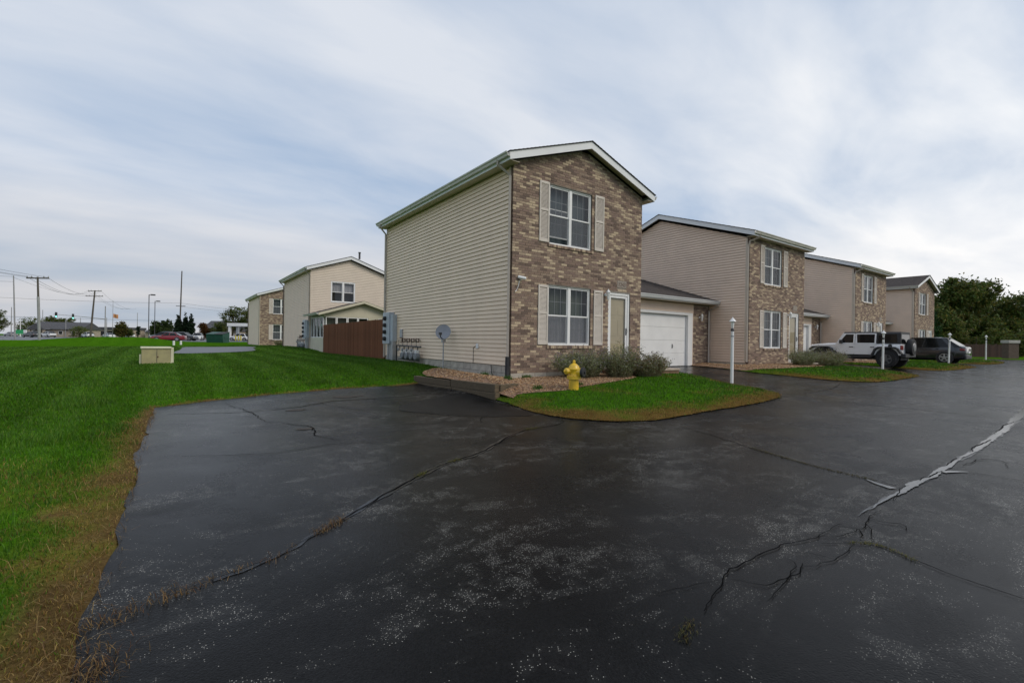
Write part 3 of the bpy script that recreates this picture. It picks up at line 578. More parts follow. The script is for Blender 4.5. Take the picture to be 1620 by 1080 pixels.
def shutter(house, x0, x1, z0, z1, y=0):
    mb = MB(); f = .045; d0, d1 = y-.032, y-.002
    mb.box(x0, x0+f, d0, d1, z0, z1); mb.box(x1-f, x1, d0, d1, z0, z1); zm = z0+(z1-z0)*.53
    for c, e in ((z0, z0+.08), (zm-.03, zm+.03), (z1-.07, z1)): mb.box(x0+f, x1-f, d0+.002, d1, c, e)
    s = mb.build('shutter', M['shutter'], house, .004, seg=1)
    mb = MB()
    for c, e in ((z0+.08, zm-.03), (zm+.03, z1-.07)):
        z = c+.006
        while z+.03 < e+.01: mb.hexa([(x0+f, d0+.008, z), (x1-f, d0+.008, z), (x1-f, d0+.013, z-.0), (x0+f, d0+.013, z-.0), (x0+f, d1-.004, z+.030), (x1-f, d1-.004, z+.030), (x1-f, d1-.001, z+.030), (x0+f, d1-.001, z+.030)]); z += .034
    o = mb.build('louvers', M['shutter'], s); o['kind'] = 'stuff'; return s
def front_door(house, x0, x1, z0, z1, y=.03):
    mb = MB(); f = .085; mb.box(x0, x0+f, y, y+.09, z0, z1); mb.box(x1-f, x1, y, y+.09, z0, z1); mb.box(x0+f, x1-f, y, y+.09, z1-f, z1)
    d = mb.build('door', M['white'], house, .008, seg=1)
    a, b, c, e = x0+f+.004, x1-f-.004, z0+.02, z1-f-.004; s = .075; mb = MB(); mb.box(a, a+s, y+.02, y+.05, c, e); mb.box(b-s, b, y+.02, y+.05, c, e); mb.box(a+s, b-s, y+.02, y+.05, c, c+.18); mb.box(a+s, b-s, y+.02, y+.05, e-s, e); mb.build('storm_door_frame', M['white'], d, .005, seg=1)
    mb = MB(); mb.poly([(a+s, y+.035, c+.18), (b-s, y+.035, c+.18), (b-s, y+.035, e-s), (a+s, y+.035, e-s)]); mb.build('pane', M['glass'], d)
    mb = MB(); mb.box(a, b, y+.082, y+.11, c, e)
    for px0, px1, pz0, pz1 in ((.12, .44, .15, .75), (.56, .88, .15, .75), (.12, .44, .95, 1.45), (.56, .88, .95, 1.45), (.12, .44, 1.6, 1.85), (.56, .88, 1.6, 1.85)):
        mb.box(a+(b-a)*px0, a+(b-a)*px1, y+.076, y+.083, c+pz0, c+pz1)
    mb.build('door_panel', M['doorpanel'], d, .004, seg=1)
    mb = MB(); mb.box(b-.06, b-.02, y+.012, y+.02, z0+1.0, z0+1.22); mb.tube([(b-.04, y+.01, z0+1.05), (b-.04, y-.03, z0+1.08), (b-.04, y-.03, z0+1.16), (b-.04, y+.01, z0+1.19)], .007, 6); mb.build('handle', M['darkmetal'], d)
    return d
def lantern(loc, label, group=None):
    t_ = empty('wall_lantern', loc); tag(t_, label, 'lantern', group)
    mb = MB(); mb.lathe([(.05, 0), (.05, .015), (.03, .03)], (0, 0, 0), (0, -1, 0), 12); mb.tube([(0, -.02, 0), (0, -.09, .05), (0, -.12, .10)], .009, 6); mb.build('bracket', M['white'], t_)
    mb = MB(); mb.lathe([(.035, -.13), (.06, .06), (.055, .07)], (0, -.12, 0), (0, 0, 1), 6); mb.build('glass_body', M['lampglass'], t_)
    mb = MB(); mb.lathe([(.075, .07), (.05, .11), (.012, .15), (.006, .18)], (0, -.12, 0), (0, 0, 1), 6); mb.build('cap', M['white'], t_)
    mb = MB(); mb.lathe([(.02, -.16), (.04, -.13)], (0, -.12, 0), (0, 0, 1), 6); mb.build('base', M['white'], t_)
    return t_
def siding_wall_x(house, y0, y1, z0, z1, mat, single=True, top=None, step=.1149, x=0.0, name='siding_wall', gap=.009):
    """clapboards on the wall that faces -x"""
    mb = MB()
    if top: ym = (y0+y1)/2; mb.poly([(x+.006, y0, z0), (x+.006, y1, z0), (x+.006, y1, z1), (x+.006, ym, top(ym)), (x+.006, y0, z1)])
    else: mb.poly([(x+.006, y0, z0), (x+.006, y1, z0), (x+.006, y1, z1), (x+.006, y0, z1)])
    w = mb.build(name, mat, house); z = z0; big = MB()
    def ends(zz):
        if not top or zz <= z1: return y0, y1
        ym = (y0+y1)/2; e = (zz-z1)/(top(ym)-z1)*(ym-y0); return y0+e, y1-e
    ztop = top((y0+y1)/2) if top else z1
    while z+.02 < ztop:
        zt = min(z+step, ztop); a0, b0 = ends(z); a1, b1 = ends(zt)
        if b1-a1 < .02: a1 = (a0+b0)/2-.01; b1 = a1+.02
        mb = MB() if single else big
        zg = z+gap; mb.hexa([(x-.030, a0, zg), (x-.030, b0, zg), (x+.004, b0, zg), (x+.004, a0, zg), (x-.008, a1, zt), (x-.008, b1, zt), (x+.004, b1, zt), (x+.004, a1, zt)])
        if single:
            if b0-a0 > 4: ys_ = random.uniform(a0+1.2, b0-1.2); mb.hexa([(x-.0325, ys_, zg-.001), (x-.0325, ys_+.06, zg-.001), (x-.006, ys_+.06, zg), (x-.006, ys_, zg), (x-.0095, ys_, zt-.002), (x-.0085, ys_+.06, zt-.002), (x-.006, ys_+.06, zt-.002), (x-.006, ys_, zt-.002)])
            mb.build('siding_board', mat, w)
        z += step
    if not single: o = big.build('siding_boards', mat, w); o['kind'] = 'stuff'
    return w
def siding_wall_y(house, x0, x1, z0, z1, mat, holes, y=0, top=None, step=.1149):
    mb = MB(); wall_panel(mb, x0, x1, z0, z1, y+.006, holes, top); w = mb.build('siding_wall', mat, house); mb = MB(); z = z0; xm = (x0+x1)/2; ztop = top(xm) if top else z1
    while z+.02 < ztop:
        zt = min(z+step, ztop); a0, b0, a1, b1 = x0, x1, x0, x1
        if top:
            e = lambda q: max(0, (q-z1)/(ztop-z1)*(xm-x0)); a0, b0, a1, b1 = x0+e(z), x1-e(z), x0+e(zt), x1-e(zt)
        hs = [(h[0], h[1]) for h in holes if not (zt <= h[2]+1e-4 or z >= h[3]-1e-4)]
        zg = z+.012
        if not hs: mb.hexa([(a0, y-.026, zg), (b0, y-.026, zg), (b0, y+.004, zg), (a0, y+.004, zg), (a1, y-.008, zt), (b1, y-.008, zt), (b1, y+.004, zt), (a1, y+.004, zt)])
        else:
            for p, q in cut(a0, b0, hs): mb.hexa([(p, y-.026, zg), (q, y-.026, zg), (q, y+.004, zg), (p, y+.004, zg), (p, y-.008, zt), (q, y-.008, zt), (q, y+.004, zt), (p, y+.004, zt)])
        z += step
    o = mb.build('siding_boards', mat, w); o['kind'] = 'stuff'; return w
def sweep_gutter(mb, p0, p1, out):
    """K-style gutter from p0 to p1, out = horizontal unit vector away from the wall"""
    prof = [(0, 0), (0, -.11), (.07, -.11), (.085, -.06), (.115, -.03), (.12, 0), (.108, 0), (.10, -.03), (.07, -.055), (.06, -.098), (.012, -.098), (.012, 0)]
    mb.loft([[(p[0]+out[0]*u, p[1]+out[1]*u, p[2]+w) for u, w in prof] for p in (p0, p1)])
def roofing(house, kind, z_off=0):
    ze = ZE; mats = [M['shingle'], M['whitef'], M['soffit']]
    # local frame: a = across the ridge, l = along the ridge
    if kind == 'G': A, L0, L1 = W, -RK, D+RK; P = lambda a, l, z: (a, l, z)
    else: A, L0, L1 = D, -RK, W+RK; P = lambda a, l, z: (l, a, z)
    ar = A/2; zr = ze+SL*(ar+OV)
    mb = MB()
    for s in (0, 1):
        f = (lambda a: a) if s == 0 else (lambda a: A-a)
        n = 22
        for i in range(n):     # stepped shingle courses
            a0 = -OV-.03+(ar+OV+.03)*i/n; a1 = -OV-.03+(ar+OV+.03)*(i+1)/n+.02; z0 = ze+SL*(a0+OV)+.006; z1 = ze+SL*(a1+OV)
            mb.hexa([P(f(a0), L0-.03, z0), P(f(a0), L1+.03, z0), P(f(a1), L1+.03, z1), P(f(a1), L0-.03, z1), P(f(a0), L0-.03, z0+.022), P(f(a0), L1+.03, z0+.022), P(f(a1), L1+.03, z1+.018), P(f(a1), L0-.03, z1+.018)])
    r = mb.build('roof', M['shingle'], house)
    for s in (0, 1):
        f = (lambda a: a) if s == 0 else (lambda a: A-a)
        for l0, l1 in ((L0, L0+.025), (L1-.025, L1)):
            mb = MB(); fh = .2
            mb.prism([P(f(-OV), l0, ze), P(f(-OV), l0, ze-fh), P(f(0.02), l0, ze-fh+.11-.0), P(f(ar), l0, zr-fh), P(f(ar), l0, zr)], tuple(np.array(P(0, l1-l0, 0)))); mb.build('rake_board', M['whitef'], r)
        mb = MB(); mb.hexa([P(f(-OV), L0+.03, ze-.2), P(f(-OV), L1-.03, ze-.2), P(f(-OV+.02), L1-.03, ze-.2), P(f(-OV+.02), L0+.03, ze-.2), P(f(-OV), L0+.03, ze), P(f(-OV), L1-.03, ze), P(f(-OV+.02), L1-.03, ze), P(f(-OV+.02), L0+.03, ze)]); mb.build('fascia', M['whitef'], r)
        mb = MB(); mb.hexa([P(f(-OV+.02), L0+.03, ze-.2), P(f(-OV+.02), L1-.03, ze-.2), P(f(.03), L1-.03, ze-.2), P(f(.03), L0+.03, ze-.2), P(f(-OV+.02), L0+.03, ze-.19), P(f(-OV+.02), L1-.03, ze-.19), P(f(.03), L1-.03, ze-.19), P(f(.03), L0+.03, ze-.19)]); mb.build('soffit', M['soffit'], r)
        # raked soffit under the gable overhang
        for l0, l1 in ((L0+.026, .02), (L1-.28, L1-.026)):
            mb = MB(); zz_ = lambda a: ze+SL*(a+OV)-.10; mb.hexa([P(f(0), l0, zz_(0)), P(f(0), l1, zz_(0)), P(f(ar), l1, zz_(ar)), P(f(ar), l0, zz_(ar)), P(f(0), l0, zz_(0)+.01), P(f(0), l1, zz_(0)+.01), P(f(ar), l1, zz_(ar)+.01), P(f(ar), l0, zz_(ar)+.01)]); mb.build('soffit', M['soffit'], r)
        mb = MB(); sg = -1 if s == 0 else 1; sweep_gutter(mb, P(f(-OV-.002), L0+.0, ze-.012), P(f(-OV-.002), L1, ze-.012), P(sg, 0, 0)[:2]); mb.build('gutter', M['gutter'], house)
    return r
def downspout(house, pts, mat, sz=(.05, .035)):
    mb = MB(); mb.tube(pts, .042, 4); return mb.build('downspout', mat, house)
HOLES = [(1.24, 2.88, .93, 2.60, 'w'), (1.24, 2.88, 3.73, 5.38, 'w'), (3.64, 4.64, .27, 2.58, 'd')]
PLQ = (4.02, 4.44, 2.725, 2.945)
def garage(house, ox, oy, fz, bricks=True):
    y = oy; x0, x1 = W, 12.5
    g = MB(); g.box(x0+.02, 5.97-.1, y, y+.2, fz, 2.72); g.box(10.85+.32, 11.25, y+.004, y+.2, fz, 2.72); g.box(x0+.02, 11.25, y+.006, y+.2, 2.36, 2.74); w = g.build('garage_wall', M['siding2'], house)
    mb = MB()
    for k in range(4): z = 2.37+.09*k; mb.hexa([(x0+.02, y-.012, z), (11.25, y-.012, z), (11.25, y+.005, z), (x0+.02, y+.005, z), (x0+.02, y-.002, z+.088), (11.25, y-.002, z+.088), (11.25, y+.005, z+.088), (x0+.02, y+.005, z+.088)])
    o = mb.build('siding_boards', M['siding2'], w)
    fr = MB(); fr.box(5.97-.1, 5.97, y-.02, y+.16, fz, 2.25); fr.box(10.85, 11.18, y-.02, y+.02, fz, 2.25); fr.box(10.85, 10.90, y+.02, y+.16, fz, 2.25); fr.box(5.87, 11.18, y-.024, y+.16, 2.25, 2.36); fr.build('garage_door_frame', M['white'], house, .006, seg=1)
    gd = MB(); gd.box(5.97, 10.85, y+.145, y+.16, fz, 2.25); d = gd.build('garage_door', M['white'], house); hgt = (2.25-fz)/4
    for k in range(4):
        mb = MB(); z = fz+hgt*k; mb.box(5.975, 10.845, y+.105, y+.144, z+.002, z+hgt-.003); o = mb.build('panel', M['white'], d, .006, seg=1)
    for xx in (6.9, 9.9):
        mb = MB(); mb.box(xx-.02, xx+.02, y+.09, y+.105, fz+.75, fz+.93); mb.tube([(xx, y+.1, fz+.78), (xx, y+.06, fz+.8), (xx, y+.06, fz+.88), (xx, y+.1, fz+.90)], .008, 6)
    mb.build('handle', M['darkmetal'], d)
    brick_wall(house, 11.25, 12.46, fz+.03, 2.72, [], y, name='brick_pier')
    # roof: slope up from the front eave
    ye, yr = y-.42, y+4.6; z0 = 2.93; s = .325; zr = z0+s*(yr-ye); mb = MB(); n = 24
    for i in range(n):
        a0 = ye-.03+(yr-ye+.03)*i/n; a1 = ye-.03+(yr-ye+.03)*(i+1)/n+.02; p, q = z0+s*(a0-ye), z0+s*(a1-ye)
        mb.hexa([(x0+.01, a0, p+.004), (12.485, a0, p+.004), (12.485, a1, q), (x0+.01, a1, q), (x0+.01, a0, p+.026), (12.485, a0, p+.026), (12.485, a1, q+.018), (x0+.01, a1, q+.018)])
    mb.poly([(x0+.01, yr, zr+.018), (12.485, yr, zr+.018), (12.485, yr+4, zr-1.3), (x0+.01, yr+4, zr-1.3)])
    r = mb.build('garage_roof', M['shingle'], house)
    mb = MB(); mb.box(x0+.005, 12.48, ye, ye+.025, z0-.16, z0); mb.build('fascia', M['whitef'], r)
    mb = MB(); mb.box(x0+.005, 12.48, ye+.026, y+.02, z0-.16, z0-.148); mb.build('soffit', M['soffit'], r)
    mb = MB(); sweep_gutter(mb, (x0+.005, ye-.002, z0-.008), (12.47, ye-.002, z0-.008), (0, -1)); mb.build('gutter', M['whitef'], r)
    downspout(house, [(12.36, ye-.05, z0-.12), (12.36, ye-.05, z0-.2), (12.36, y-.06, z0-.42), (12.36, y-.06, fz+.12), (12.36, y-.3, fz+.05)], M['down'])
def townhouse(loc, kind, label, singles=0, single_boards=True, mat='siding', styles=('curtain', 'blind'), with_garage=True, found=False, gfz=.08):
    h = empty('townhouse', loc); tag(h, label, 'house', 'brick fronted town houses'); zb = .19
    if kind == 'G':
        gb = lambda z: (0, W) if z < 5.70 else ((z-5.70)/SL, W-(z-5.70)/SL); top = lambda x: 5.70+SL*min(x, W-x)
        w = brick_wall(h, 0, W, zb, 5.70, [q for q in HOLES]+[PLQ+('p',)], 0, None, top, singles) if False else None
        w = brick_wall_g(h, zb, singles, gb, top)
    else:
        w = brick_wall(h, 0, W, zb, 5.62, HOLES+[PLQ+('p',)], 0, None, None, 0)
    mb = MB(); mb.box(PLQ[0]+.004, PLQ[1]-.004, -.006, .1, PLQ[2]+.004, PLQ[3]-.004); pl = mb.build('address_plaque', M['mortar'], h, .01, seg=1)
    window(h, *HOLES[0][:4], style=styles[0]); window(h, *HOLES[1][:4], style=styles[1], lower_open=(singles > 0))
    for z0, z1 in ((.95, 2.58), (3.75, 5.40)): shutter(h, .87, 1.215, z0, z1); shutter(h, 2.99, 3.375, z0, z1)
    sill(h, 1.24, 2.88, 3.73); sill(h, 1.24, 2.88, .93)
    front_door(h, 3.64, 4.64, .27, 2.58)
    # -x wall with clapboards; plain walls behind
    mb = MB(); mb.box(.0, .10, .0305, .12, zb, 5.62); r_ = mb.build('brick_return', M['bricks'][1], h)
    if kind == 'G': siding_wall_x(h, .135, D, .38, 5.58, M[mat], single_boards)
    else: siding_wall_x(h, .135, D-.02, .30 if not found else .38, 5.62, M[mat], single_boards, lambda y: 5.62+SL*(D/2), gap=.026)
    mb = MB(); mb.box(-.03, .02, .10, .17, .36, 5.58); mb.box(-.03, .02, D-.06, D+.01, .36, 5.58); mb.build('corner_post', M['trim'], h)
    mb = MB(); mb.box(W-.25, W, .05, D, 0, 5.6); mb.box(.05, W-.25, D-.2, D-.01, 0, 5.6)
    if kind == 'G': mb.prism([(0.0, D-.2, 5.6), (W, D-.2, 5.6), (W/2, D-.2, 5.6+SL*W/2)], (0, .18, 0))
    else: mb.prism([(W-.2, .05, 5.6), (W-.2, D, 5.6), (W-.2, D/2, 5.6+SL*D/2)], (.18, 0, 0))
    mb.build('rear_wall', M[mat], h)
    if not found:
        mb = MB(); mb.box(.012, .3, .03, D, -.3, .32 if kind != 'G' else .39); mb.box(.0, W, .012, .2, -.3, zb-.001); mb.build('foundation', M['block'], h)
    else:
        mb = MB(); mb.box(.03, .3, .03, D, -.3, .372); mb.box(.03, W, .03, .25, -.3, zb-.004); f_ = mb.build('foundation', M['mortar'], h)
        bmesh_ = MB(); bmesh_.box(-.001, .03, -.197, .197, -.095, .095); bme = bmesh_.mesh('block', M['block'])
        for r in range(3):
            yy = .2+(.2 if r % 2 else 0)+.02
            while yy < D: link('block', bme, f_, (.0, min(yy, D-.2), .275-.2*r)); yy += .405
        b2 = MB(); b2.box(-.197, .197, -.001, .03, -.095, .095); b2m = b2.mesh('block', M['block']); xx = .2
        while xx < W-.1: link('block', b2m, f_, (min(xx, W-.2), .0, zb-.1)); xx += .405
    roofing(h, kind)
    if kind == 'G': downspout(h, [(-.36, .22, 5.70), (-.36, .22, 5.60), (-.055, .07, 5.33), (-.055, .07, 3.2), (-.055, .07, .62)], M['down']); downspout(h, [(-.36, D-.1, 5.70), (-.36, D-.1, 5.6), (-.06, D+.03, 5.36), (-.06, D+.03, .3)], M['down'])
    else: downspout(h, [(.12, -.36, 5.70), (.12, -.36, 5.58), (-.055, -.02, 5.42), (-.055, .05, 5.2), (-.055, .05, .35)], M['down'])
    if with_garage: garage(h, 0, 2.05, gfz)
    mb = MB(); mb.box(3.4, 5.75, -1.05, .01, -.25, .20); st = mb.build('porch_step', M['brickstep'], h, .01, seg=1); mb = MB(); mb.box(3.37, 5.78, -1.08, .008, .20, .255); mb.build('step_slab', M['steptop'], st, .008, seg=1)
    return h
def brick_wall_g(h, zb, singles, gb, top):
    w = brick_wall(h, 0, W, zb, 6.55, HOLES+[PLQ+('p',)], 0, gb, None, singles); 
    # trim the flat mortar backing to the gable line
    me = w.data; bm = bmesh.new(); bm.from_mesh(me)
    for sgn, px_ in ((-1, 0), (1, W)):
        n = Vector((sgn*SL, 0, 1)).normalized(); bmesh.ops.bisect_plane(bm, geom=bm.verts[:]+bm.edges[:]+bm.faces[:], plane_co=(px_, 0, 5.72), plane_no=n, clear_outer=True)
    bm.to_mesh(me); bm.free(); return w
h1 = townhouse((0, 0, 0), 'G', 'nearest brick gable front town house with beige clapboard side and white garage door', 300, True, 'siding', ('curtain', 'blind'), found=True)
h2 = townhouse((12.5, .25, -.05), 'E', 'second brick town house with wide clapboard gable, behind the first lamp post', 0, True, 'siding2', ('half', 'half'))
h3 = townhouse((25, .5, -.05), 'E', 'third brick town house, directly behind the white off-roader', 0, False, 'siding2', ('half', 'half'))
h4 = townhouse((37.3, .75, -.22), 'G', 'farthest brick gable front town house, last of the row before the trees', 0, False, 'siding2', ('half', 'half'), with_garage=False)
for a_ in (-1, ): pass
# house number in raised figures on the plaque of the nearest house
def text_obj(name, s, size, mat, mw, parent=None, extrude=.004):
    cu = bpy.data.curves.new(name, 'FONT'); cu.body = s; cu.size = size; cu.align_x = 'CENTER'; cu.align_y = 'CENTER'; cu.extrude = extrude
    o = bpy.data.objects.new(name, cu); COL.objects.link(o); dg = bpy.context.evaluated_depsgraph_get(); me = bpy.data.meshes.new_from_object(o.evaluated_get(dg)); bpy.data.objects.remove(o)
    me.transform(mw); me.materials.clear(); me.materials.append(mat); return link(name, me, parent)
plaque = [c for c in h1.children if c.name.startswith('address_plaque')][0]
text_obj('house_number', '1243', .17, M['bricks'][1], Matrix.Translation((4.23, -.008, 2.835)) @ Matrix.Rotation(math.pi/2, 4, 'X'), plaque)
for hh_, lab_ in ((h1, 'white lantern beside the front door of the nearest house'), (h2, 'white lantern beside front door of the second house'), (h3, 'white lantern by front door of third house behind the off-roader')):
    lantern((hh_.location.x+3.50, hh_.location.y, hh_.location.z+2.47), lab_, 'wall lanterns'); lantern((hh_.location.x+11.72, hh_.location.y+2.05, hh_.location.z+2.2), lab_.replace('beside the front door', 'on the garage pier').replace('beside front door', 'on garage pier').replace('by front door', 'on garage pier'), 'wall lanterns')

# ------------------------------------------------------------------ houses across the lawn
def rear_house(loc, label, brick, zs=.965):
    h = empty('townhouse', loc); h.scale = (.97, 1, zs); tag(h, label, 'house')
    top = lambda x: 5.70+SL*min(x, W-x)
    if brick:
        brick_wall_g(h, .19, 0, lambda z: (0, W) if z < 5.70 else ((z-5.70)/SL, W-(z-5.70)/SL), top)
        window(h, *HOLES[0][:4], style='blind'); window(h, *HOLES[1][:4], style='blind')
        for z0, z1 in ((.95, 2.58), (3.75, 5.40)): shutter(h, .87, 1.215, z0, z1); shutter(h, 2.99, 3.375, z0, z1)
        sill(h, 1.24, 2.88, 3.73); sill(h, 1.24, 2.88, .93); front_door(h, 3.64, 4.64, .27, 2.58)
    else:
        hl = [(1.30, 2.95, 3.55, 5.0)]; siding_wall_y(h, 0, W, .3, 5.58, M['sidingpink'], hl, 0, lambda x: 5.66+SL*min(x, W-x)); window(h, *hl[0], y=-.02, style='plain', fr=.07)
    siding_wall_x(h, .02, D, .36, 5.58, M['siding'], False)
    mb = MB(); mb.box(-.02, .02, -.018, .07, .3, 5.58); mb.box(-.02, .02, D-.06, D+.01, .36, 5.58); mb.build('corner_post', M['trim'], h)
    mb = MB(); mb.box(W-.25, W, .05, D, 0, 5.6); mb.box(.05, W-.25, D-.2, D-.01, 0, 5.6); mb.prism([(0, D-.2, 5.6), (W, D-.2, 5.6), (W/2, D-.2, 5.6+SL*W/2)], (0, .18, 0)); mb.build('rear_wall', M['siding'], h)
    mb = MB(); mb.box(.0, .3, .03, D, -.3, .37); mb.box(0, W, .014, .2, -.3, .29 if not brick else .188); mb.build('foundation', M['block'], h)
    roofing(h, 'G'); downspout(h, [(-.36, D-.1, 5.70), (-.36, D-.1, 5.6), (-.06, D+.03, 5.36), (-.06, D+.03, .3)], M['downdark']); downspout(h, [(-.36, .1, 5.7), (-.36, .1, 5.6), (-.055, .12, 5.33), (-.055, .12, .4)], M['down'])
    return h
M['sidingpink'] = pm('siding_vinyl_light', (.62, .53, .43), .5, .05, 1.5, .06, 30)
hA = rear_house((0, 22.3, .0), 'siding clad town house with gable window, behind the sunroom and brown fence', False)
hB = rear_house((0, 44.4, -.1), 'distant brick gable town house partly hidden behind the siding clad house', True)
mb = MB(); mb.lathe([(.07, 0), (.07, .45), (.10, .47), (.10, .52)], (3.75, 1.6, 7.0), (0, 0, 1), 10); mb.build('roof_vent', M['darkmetal'], hA)
# sunroom built on to the rear of that house
sr = empty('sunroom', (0, 18.95, .12)); tag(sr, 'cream sunroom with low gable roof and long windows behind brown fence', 'sunroom')
M['cream'] = pm('cream_panel', (.56, .52, .40), .6, .06, 2)
mb = MB(); mb.box(.02, 4.6, .0, .12, 0, .95); mb.box(.02, .12, .12, 3.3, 0, .95); mb.box(.02, 4.6, .0, .12, 2.2, 2.45); mb.box(.02, .12, .12, 3.3, 2.2, 2.45)
mb.prism([(-.1, .004, 2.45), (4.7, .004, 2.45), (2.3, .004, 3.15)], (0, .1, 0)); mb.build('wall', M['cream'], sr)
mb = MB(); mb.box(4.5, 4.6, .12, 3.3, 0, 2.45); mb.box(.3, 4.5, 3.1, 3.3, 0, 2.45); mb.build('rear_wall', M['room'], sr)
for k in range(7):
    x0 = .14+k*.635
    if k == 4: continue
    mb = MB()
    for a, b, c, e in ((x0, x0+.05, .95, 2.2), (x0+.565, x0+.615, .95, 2.2), (x0+.05, x0+.565, .95, 1.0), (x0+.05, x0+.565, 2.15, 2.2)): mb.box(a, b, .01, .09, c, e)
    w_ = mb.build('window', M['white'], sr); mb = MB(); mb.poly([(x0+.05, .05, 1.0), (x0+.565, .05, 1.0), (x0+.565, .05, 2.15), (x0+.05, .05, 2.15)]); mb.build('pane', M['glass'], w_); mb = MB(); mb.poly([(x0+.03, .3, .95), (x0+.6, .3, .95), (x0+.6, .3, 2.2), (x0+.03, .3, 2.2)]); mb.build('blind', M['curtaing'], w_)
mb = MB(); mb.box(.14+4*.635, .14+5*.635-.02, .004, .1, .95, 2.2); mb.build('panel', M['cream'], sr)
for k in range(4):
    y0 = .15+k*.78; mb = MB()
    for a, b, c, e in ((y0, y0+.05, .95, 2.2), (y0+.69, y0+.74, .95, 2.2), (y0+.05, y0+.69, .95, 1.0), (y0+.05, y0+.69, 2.15, 2.2)): mb.box(.03, .1, a, b, c, e)
    w_ = mb.build('window', M['white'], sr); mb = MB(); mb.poly([(.06, y0+.05, 1.0), (.06, y0+.69, 1.0), (.06, y0+.69, 2.15), (.06, y0+.05, 2.15)]); mb.build('pane', M['glass'], w_)
mb = MB()
for s in (0, 1):
    f = (lambda a: a) if s == 0 else (lambda a: 4.6-a)
    mb.hexa([(f(-.35), -.3, 2.36), (f(-.35), 3.3, 2.36), (f(2.3), 3.3, 3.18), (f(2.3), -.3, 3.18), (f(-.35), -.3, 2.42), (f(-.35), 3.3, 2.42), (f(2.3), 3.3, 3.24), (f(2.3), -.3, 3.24)])
r = mb.build('roof', M['shingle'], sr)
for s in (0, 1):
    f = (lambda a: a) if s == 0 else (lambda a: 4.6-a); mb = MB(); mb.prism([(f(-.35), -.335, 2.40), (f(-.35), -.335, 2.25), (f(2.3), -.335, 3.07), (f(2.3), -.335, 3.22)], (0, .03, 0)); mb.build('rake_board', M['cream'], r)
mb = MB(); sweep_gutter(mb, (-.352, -.3, 2.40), (-.352, 3.3, 2.40), (-1, 0)); mb.build('gutter', M['gutter'], sr)
# brown board fence from the nearest house back to the sunroom: every board its own piece
fn = empty('board_fence', (-.02, 9.0, .06)); tag(fn, 'tall red brown board fence between nearest house and the sunroom', 'fence')
bd = MB(); bd.box(-.011, .011, -.068, .068, 0, 1); bdm = bd.mesh('board', M['fence']); yy = .08; k = 0
while yy < 9.8:
    o = link('board', bdm, fn, (random.uniform(-.004, .004), yy, .03)); o.scale.z = 1.78-.006*yy+random.uniform(-.012, .012); yy += .142
mb = MB()
for z in (.35, 1.4): mb.box(.012, .05, .02, 9.8, z, z+.08)
mb.build('rail', M['fence'], fn)
for k in range(5): mb = MB(); mb.box(.05, .14, .1+k*2.4, .19+k*2.4, -.2, 1.72); mb.build('post', M['fence'], fn)

# ------------------------------------------------------------------ fittings round the nearest house
t_ = empty('retaining_wall', (0, 0, 0)); tag(t_, 'weathered timber retaining edge holding the gravel beside the asphalt', 'edging')
def timber(p, q, z0, z1, w=.12):
    p, q = Vector(p), Vector(q); d = (q-p).normalized(); n = Vector((-d.y, d.x)); n2 = n*w
    zf = (lambda v, z: z)
    mb = MB(); mb.hexa([(p.x, p.y, z0), (q.x, q.y, z0), (q.x+n2.x, q.y+n2.y, z0), (p.x+n2.x, p.y+n2.y, z0), (p.x, p.y, z1), (q.x, q.y, z1), (q.x+n2.x, q.y+n2.y, z1), (p.x+n2.x, p.y+n2.y, z1)]); return mb.build('timber', M['wood'], t_, .012, seg=2)
timber((-1.16, -1.02), (-1.36, .68), -.36, -.165, -.15); timber((-1.365, .70), (-1.56, 2.45), -.36, -.165, -.15); timber((-1.145, -.98), (-1.35, .75), -.16, .03, -.15); timber((-1.353, .77), (-1.56, 2.55), -.16, .0, -.15); timber((-1.0, -1.0), (-.42, -.92), -.2, .02, .12)
# satellite dish on a ground pole
t_ = empty('satellite_dish', (-.32, 3.15, .02)); tag(t_, 'round grey satellite dish on a pole before the clapboard wall', 'satellite dish')
mb = MB(); mb.tube([(0, 0, -.1), (0, 0, 1.0)], .022, 8); mb.build('pole', M['metal'], t_)
ax = Vector((-.62, -.74, .28)).normalized(); mb = MB(); mb.lathe([(.0, .0), (.10, .006), (.18, .02), (.235, .04), (.24, .042), (.238, .05), (.17, .03), (.05, .012), (.0, .010)], (-.02, -.03, 1.25), ax, 28); mb.build('reflector', M['dish'], t_, smooth=True)
mb = MB(); mb.tube([(0, 0, .98), (-.03, -.03, 1.03), (-.24, -.26, 1.10), (-.26, -.29, 1.18)], .014, 6); mb.box(-.30, -.23, -.33, -.26, 1.16, 1.24); mb.build('feed_arm', M['darkmetal'], t_)
mb = MB(); mb.box(-.05, .05, -.05, .05, .93, 1.05); mb.build('mount', M['metal'], t_)
